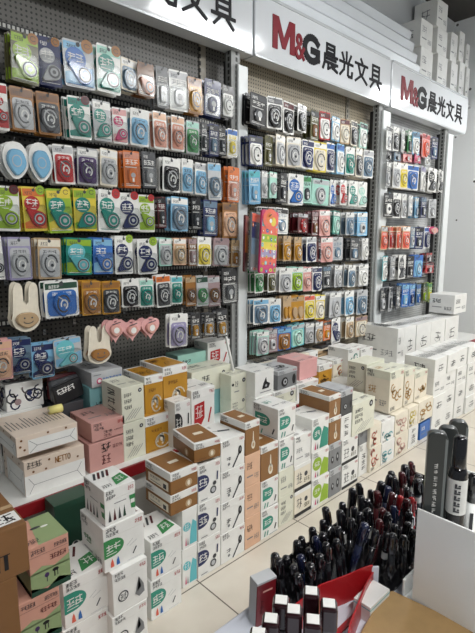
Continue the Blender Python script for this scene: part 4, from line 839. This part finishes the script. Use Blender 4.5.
a = W(243,215,1.74); mb = MB(); mb.tube([(0,.12,0),(0,-.02,0),(0,-.09,.0),(.0,-.10,.008)], .003, hook_m, 8); o = mb.build('upright_hook', None, (W(262,213,1.7)[0], 1.735, W(262,216,1.66)[2])); tag(o, 'steel hook on the second upright holding the bright sticker packs', 'hook')

# broom stick standing against the board
mb = MB(); p0 = W(239,377,1.60); p1 = W(219,304,1.86); mb.tube([p1,(p0[0]-.03,1.60,p0[2]+.010)], .007, mat('stick_white', (210,210,205), .4), 10); o = mb.build('display_stick'); tag(o, 'white stick leaning on the perforated board beside slim gold packs', 'stick')

# ------------------------------------------------------------------ pen counter in the foreground
black_pl = mat('pen_black', (20,20,24), .16, 0, .6, 0, 0); smoke_pl = mat('pen_smoke', (58,62,66), .14, 0, .5, 0, 0); navy_pl = mat('pen_navy', (26,32,58), .16, 0, .5, 0, 0)
red_pl = mat('pen_red', (150,26,30), .18, 0, .5, 0, 0); maroon_pl = mat('pen_maroon', (66,20,24), .2, 0, .5, 0, 0); chrome = mat('pen_chrome', (200,202,204), .12, 1, 0, 0, 0); paper = mat('pen_label', (222,222,218), .5)
red_card = mat('tray_red', (164,24,30), .35, 0, .2, .04, 10); counter_m = mat('counter_white', (206,210,220), .35, 0, .1, .03, 6)
PENM = dict(black=black_pl, smoke=smoke_pl, navy=navy_pl, red=red_pl, maroon=maroon_pl)
ZC = .45
def pen(top, L, tilt, az, kind, label, cap=True, band=False, thick=.0058, lab=False):
    """a pen whose upper end is at top, leaning by tilt towards azimuth az"""
    m = PENM[kind]
    d = Vector((math.sin(tilt)*math.cos(az), math.sin(tilt)*math.sin(az), math.cos(tilt)))
    o = empty('pen', Vector(top)-d*L); o.rotation_mode = 'QUATERNION'; o.rotation_quaternion = Vector((0,0,1)).rotation_difference(d)
    r = thick
    b = MB(); b.tube([(0,0,0),(0,0,.006),(0,0,.02),(0,0,L*.62)], r, m, 10, True, [r*.3,r*.5,r*.9,r*.95]); b.build('barrel', o)
    c = MB(); c.tube([(0,0,L*.62),(0,0,L*.63),(0,0,L-.006),(0,0,L-.002),(0,0,L)], r, m if kind != 'smoke' else black_pl, 10, True, [r*.95,r*1.1,r*1.08,r*.95,r*.55])
    cp = c.build('cap', o)
    k = MB(); k.box(-.0019,.0019,-r-.0042,-r-.0022,L*.70,L-.008,chrome if band else m,.0006); k.box(-.0019,.0019,-r-.003,-r+.001,L-.014,L-.008,chrome if band else m); k.build('clip', cp)
    if band: q = MB(); q.tube([(0,0,L*.63),(0,0,L*.645)], r*1.16, chrome, 10); q.build('ring', cp)
    if lab or kind == 'smoke':
        t = MB(); t.tube([(0,0,L*.40),(0,0,L*.56)], r*.98, paper, 10, False); t.build('paper_label', o)
    return tag(o, label, 'pen', 'pens standing in the counter tray')
# counter
cx0, cx1, cY0, cY1 = .30, XZ(419, ZC, .58), .12, .58
mb = MB(); mb.box(cx0, cx1, cY0, cY1, ZC-.03, ZC, counter_m, .004); o = mb.build('counter'); b = MB(); b.box(cx0+.02, cx1-.02, cY0+.02, cY1-.03, 0, ZC-.03, counter_m); b.build('cabinet_body', o)
tag(o, 'low white sales counter carrying the pens and marker boxes', 'counter')
# pen tray
PT = []
mb = MB(); TX0, TX1 = XZ(262, ZC, .545), XZ(419, ZC, .545)
RN = ('short front row by the holder','row by the red tray','second row','third row','fourth row','back row beside the aisle')
PR = random.Random(23)
for r, (Y, pa, pb) in enumerate(((.412,396,424),(.438,388,422),(.466,362,420),(.495,300,418),(.525,284,417),(.553,276,417))):
    px = pa; i = 0
    while px < pb:
        x = XZ(px, .57, Y); y = Y+PR.uniform(-.008,.008); top = ZC+PR.uniform(.118,.142)-(.034 if px < 315 else .018 if px < 345 else .022 if px > 366 else .004)
        q = PR.random(); right = px > 372 and r >= 2
        kind = 'smoke' if (r in (1,2) and 340 < px < 360) else ('maroon' if right and q < .35 else 'red' if right and q < .40 else 'navy' if .5 < q < .57 else 'smoke' if .57 < q < .63 else 'black')
        L = top-ZC-.006; tilt = math.radians(PR.uniform(2,13)); az = math.radians(PR.uniform(120,250) if px < 330 else PR.uniform(0,360))
        nm = {'black':'black pen','smoke':'smoke-grey pen with pale label','navy':'navy pen','red':'red-capped pen','maroon':'maroon-capped pen'}[kind]
        pen((x+math.sin(tilt)*math.cos(az)*L*.5, y+math.sin(tilt)*math.sin(az)*L*.4, top), L, tilt, az, kind, '%s, %s from the maroon markers, %s' % (nm, ORD[i] if i < 16 else 'last', RN[r]), True, PR.random() < .22, .0095 if kind == 'smoke' else PR.uniform(.0070,.0088), PR.random() < .12)
        i += 1; px += PR.uniform(7.2,10.5)
tray = empty('pen_tray', ((TX0+TX1)/2, .53, ZC)); tag(tray, 'red-fronted tray holding the black pens on the counter', 'tray')
hw = (TX1-TX0)/2
mb = MB(); mb.box(-hw,hw,-.045,.045,0,.003,black_pl); mb.box(.81-(TX0+TX1)/2,hw,-.125,-.045,0,.003,black_pl); mb.box(-hw,hw,.042,.045,0,.055,black_pl); mb.box(hw-.003,hw,-.12,.045,0,.06,black_pl)
mb.build('tray_body', tray)

def wall_strip(mb, pts, z0, z1, t, m):
    for (a,b),(c,d) in zip(pts, pts[1:]):
        L = math.hypot(c-a,d-b); nx, ny = -(d-b)/L*t/2, (c-a)/L*t/2
        vs = [(a+nx,b+ny,z0),(a-nx,b-ny,z0),(c-nx,d-ny,z0),(c+nx,d+ny,z0),(a+nx,b+ny,z1),(a-nx,b-ny,z1),(c-nx,d-ny,z1),(c+nx,d+ny,z1)]
        mb.raw(vs, [(0,3,2,1),(4,5,6,7),(0,1,5,4),(1,2,6,5),(2,3,7,6),(3,0,4,7)], m)
e = empty('marker_tray', (.66,.43,ZC)); tag(e, 'folded red card tray between the pens and the kraft pad', 'tray')
def rel(pts): return [(x-.66,y-.43) for x,y in pts]
mb = MB(); wall_strip(mb, rel([(.585,.475),(.665,.474),(.72,.456),(.765,.444),(.785,.436)]), 0, .060, .003, red_card); mb.build('back_panel', e)
mb = MB(); wall_strip(mb, rel([(.60,.372),(.64,.392),(.69,.408),(.74,.424),(.785,.434)]), 0, .046, .003, red_card); mb.build('front_panel', e)
mb = MB(); wall_strip(mb, rel([(.780,.440),(.795,.428)]), 0, .056, .004, counter_m); mb.build('grey_corner', e)
mb = MB(); mb.box(-.07,.09,-.012,-.002,0,.003,red_card); mb.build('tray_floor', e)
# maroon square markers with white cap labels
sq = mat('marker_maroon', (40,16,21), .2, 0, .4, 0, 0)
caps = [(263,629),(274,616),(283,600),(294,608),(309.5,592),(325,603),(311,617)]
NM = ['cut by the frame bottom','beside the one cut by the frame','next to the upright maroon carton','in the middle of the cluster','touching the red card','at the aisle-side corner by the tray','in front of the tray corner']
for i, (px, py) in enumerate(caps):
    x, y, z = Gz(296+(px-296)*1.14, 607+(py-607)*1.14, .60); m = empty('square_marker', (x, y, ZC), math.radians(38)); tag(m, 'maroon square marker with white cap label, '+NM[i], 'marker', 'maroon markers standing on the counter')
    b = MB(); b.box(-.0122,.0122,-.0122,.0122,0,.105,sq,.003); b.build('barrel', m)
    b = MB(); b.box(-.0132,.0132,-.0132,.0132,.105,.1485,sq,.005); c = b.build('cap', m)
    b = MB(); b.box(-.0092,.0092,-.0092,.0092,.1484,.1498,paper,.0004); b.build('cap_label', c)
# upright maroon carton with a pale side
a = W(261,612,.53); e = empty('slim_carton', (a[0]+.012, .54, ZC), math.radians(-12)); e.rotation_euler.x = math.radians(3); tag(e, 'slim upright carton, maroon front and pale side, beside the square markers', 'box')
mb = MB(); mb.box(-.021,.021,-.012,.012,0,.092,mat('slim_maroon',(110,22,30),.3,0,.2),.001); f = Face(mb,(-.021,.012,0),(0,-.024,0),(0,0,.092),(-1,0,0)); f.rect(.02,.01,.98,.99,cm('silver')); f = Face(mb,(-.021,-.012,0),(.042,0,0),(0,0,.092),(0,-1,0)); f.rect(.3,.76,.8,.80,im('rose')); f.glyphs(.2,.3,.4,.6,1,im('maroon'),.002); mb.build('carton_body', e)
mb = MB(); mb.box(-.0215,.0215,-.0125,.0125,.088,.0935,cm('silver'),.001); mb.build('lid', e)
# kraft pad
k = [Gz(360,634,.47), Gz(384,592,.47), Gz(393,591,.47), Gz(476,630,.47), (.62,.20,.47)]
mb = MB(); P2 = [(p[0],p[1]) for p in k]; n = len(P2)
vs = [(x,y,ZC) for x,y in P2]+[(x,y,.47) for x,y in P2]
mb.raw(vs, [tuple(range(n-1,-1,-1)), tuple(range(n,2*n))]+[(i,(i+1)%n,n+(i+1)%n,n+i) for i in range(n)], mat('kraft_cover', (158,128,84), .6, 0, 0, .06, 60)); o = mb.build('kraft_pad'); tag(o, 'kraft brown pad lying flat at the front of the counter', 'pad')
mb = MB(); mb.box(-.035,.035,-.018,.018,0,.034,cm('white'),.001); mb.box(-.0352,.0352,-.0182,.0182,.026,.028,im('aqua')); o = mb.build('small_carton', None, (.745,.412,ZC), .0); tag(o, 'small white carton with pale edge behind the kraft pad', 'box')
# white holder with the marker packs
hx = .806; e = empty('display_holder', (hx,.30,ZC)); tag(e, 'white open display holder with the grey marker cases', 'holder')
hw_ = mat('holder_white', (238,240,238), .3, 0, .2, .02, 4)
mb = MB(); mb.box(0,.004,-.12,.062,0,.206,hw_,.001); mb.build('side_panel', e)
mb = MB(); mb.box(.004,.22,.080,.084,0,.045,hw_,.001); mb.build('back_panel', e)
mb = MB(); mb.box(.22,.224,-.12,.062,0,.206,hw_,.001); mb.build('side_panel', e)
mb = MB(); mb.box(.004,.22,-.12,.080,0,.006,hw_); mb.build('holder_floor', e)
gm = mat('case_grey', (54,58,58), .28, 0, .3, .02, 20); gl = mat('case_edge', (120,126,126), .3, 0, .2, 0, 0)
for i, (px, py, Y, lab) in enumerate(((438,431,.345,'dark grey marker case with white upright lettering, first in the holder'),(449,426,.352,'dark grey marker case, second in the holder'),(459,420,.356,'black grey-edged marker case, third in the holder'))):
    p = W(px, py, Y); o = empty('marker_case', (p[0], p[1], ZC+.0062), math.radians(-58)); hz = p[2]-ZC-.0062
    b = MB(); pr = [(-.017,0),(.017,0)]+[(.005+.012*math.cos(math.radians(a)), hz-.012+.012*math.sin(math.radians(a))) for a in range(0,91,15)]+[(-.005+.012*math.cos(math.radians(a)), hz-.012+.012*math.sin(math.radians(a))) for a in range(90,181,15)]
    b.prism(pr, -.008, .008, gm, .002)
    if i == 0:
        f = Face(b, (-.017,-.008,0), (.034,0,0), (0,0,hz), (0,-1,0)); f.ell(.5,.42,.004,paper,12)
        for q in range(10): f.glyphs(.40,.48+.036*q,.60,.505+.036*q,1,paper,.0011)
    b.build('case_body', o)
    b = MB(); b.prism([(.013,0.002),(.0174,0.002),(.0174,hz-.014),(.013,hz-.010)], -.0084, .0084, gl, .001); b.build('edge_strip', o); tag(o, lab, 'marker case', 'marker cases in the white holder')
p = W(461,436,.310); o = empty('board_marker', (p[0], p[1], ZC+.0062)); hz = p[2]-ZC-.0062
b = MB(); b.tube([(0,0,0),(0,0,.02),(0,0,hz-.07),(0,0,hz-.055)], .017, black_pl, 18, True, [.0165,.017,.017,.012]); bb = b.build('barrel', o)
b = MB(); b.tube([(0,0,hz-.145),(0,0,hz-.078)], .0174, paper, 18, False); b.build('paper_label', bb)
a0 = math.radians(205)
b = MB()
for q in range(5):
    zz = hz-.139+.0115*q; b.box(-.005,.005,-.0008,.0008,zz,zz+.002,im('charcoal')); b.box(-.005,-.001,-.0008,.0008,zz+.003,zz+.008,im('charcoal')); b.box(.001,.005,-.0008,.0008,zz+.004,zz+.006,im('charcoal'))
t = b.build('label_print', bb, (math.cos(a0)*.0175, math.sin(a0)*.0175, 0), a0+math.pi/2)
b = MB(); b.tube([(0,0,hz-.062),(0,0,hz-.05),(0,0,hz-.004),(0,0,hz)], .0125, black_pl, 16, True, [.0135,.0128,.0118,.008]); b.build('cap', o)
tag(o, 'thick black marker with pale label in the white holder', 'marker')
p = W(474,474,.30); o = empty('board_marker', (p[0], p[1], ZC+.0062)); hz = p[2]-ZC-.0062
b = MB(); b.tube([(0,0,0),(0,0,hz-.05)], .0095, hw_, 16); bb = b.build('barrel', o); b = MB(); b.tube([(0,0,hz-.055),(0,0,hz-.004),(0,0,hz)], .0098, black_pl, 16, True, [.0102,.0095,.006]); b.build('cap', o)
b = MB(); b.box(-.003,.003,-.0102,-.0094,hz-.11,hz-.075,im('charcoal')); b.build('label_print', bb, None, math.radians(-60))
tag(o, 'white marker with black cap at the frame edge in the holder', 'marker')

# ------------------------------------------------------------------ lights
lamp_m = mat('lamp_glow', (255,255,255), .5, 0, 0, 0, 0, ((245,250,255), 30))
def lamp(x, y, z, L, power, label):
    e = empty('tube_lamp', (x, y, z)); tag(e, label, 'lamp', 'ceiling tube lamps')
    b = MB(); b.box(-L/2,L/2,-.05,.05,.03,.07,white_steel,.004); b.build('housing', e)
    b = MB(); b.tube([(-L/2+.03,0,.008),(L/2-.03,0,.008)], .016, lamp_m, 12); b.build('tube', e)
    b = MB(); b.tube([(-L/2+.1,0,.07),(-L/2+.1,0,3.14-z)], .005, white_steel, 6); b.tube([(L/2-.1,0,.07),(L/2-.1,0,3.14-z)], .005, white_steel, 6); b.build('hanger', e)
    l = bpy.data.lights.new('tube_light', 'AREA'); l.shape = 'RECTANGLE'; l.size = L; l.size_y = .08; l.energy = power; l.color = (1.0,.985,.96)
    o = bpy.data.objects.new('tube_light', l); col.objects.link(o); o.location = (x, y, z-.012)
lamp(2.35, .86, 2.62, 1.0, 6, 'tube lamp over the aisle before the cut-off sign')
lamp(4.36, 1.14, 2.50, .56, 7, 'tube lamp over the aisle before the far sign')
lamp(.30, -.75, 2.75, 1.5, 42, 'added fill lamp over the counter behind the camera')  # unseen fill, added to brighten the left deck and the holder panel
lamp(2.4, -1.1, 2.75, 1.5, 46, 'added fill lamp over the next aisle')  # added general fill from behind the camera for the box fronts
lamp(3.7, -.5, 2.75, 1.2, 44, 'added fill lamp near the bare end wall')  # fill fitting added out of view, lifts the far end and its wall
w = bpy.data.worlds.new('World'); scn.world = w; w.use_nodes = True
w.node_tree.nodes['Background'].inputs[0].default_value = (.85,.93,1.0,1); w.node_tree.nodes['Background'].inputs[1].default_value = .22

# ------------------------------------------------------------------ camera
cd = bpy.data.cameras.new('camera'); cam = bpy.data.objects.new('camera', cd); col.objects.link(cam)
cd.sensor_fit = 'VERTICAL'; cd.sensor_height = 36.0; cd.lens = F/633*36.0; cd.clip_start = .02
M = Matrix(((RT[0],UP[0],-FW[0]),(RT[1],UP[1],-FW[1]),(RT[2],UP[2],-FW[2])))
cam.matrix_world = Matrix.Translation((0,0,H)) @ M.to_4x4()
scn.camera = cam
scn.view_settings.view_transform = 'Standard'; scn.view_settings.look = 'None'; scn.view_settings.gamma = 1; scn.view_settings.use_curve_mapping = False
scn.view_settings.exposure = 0.12
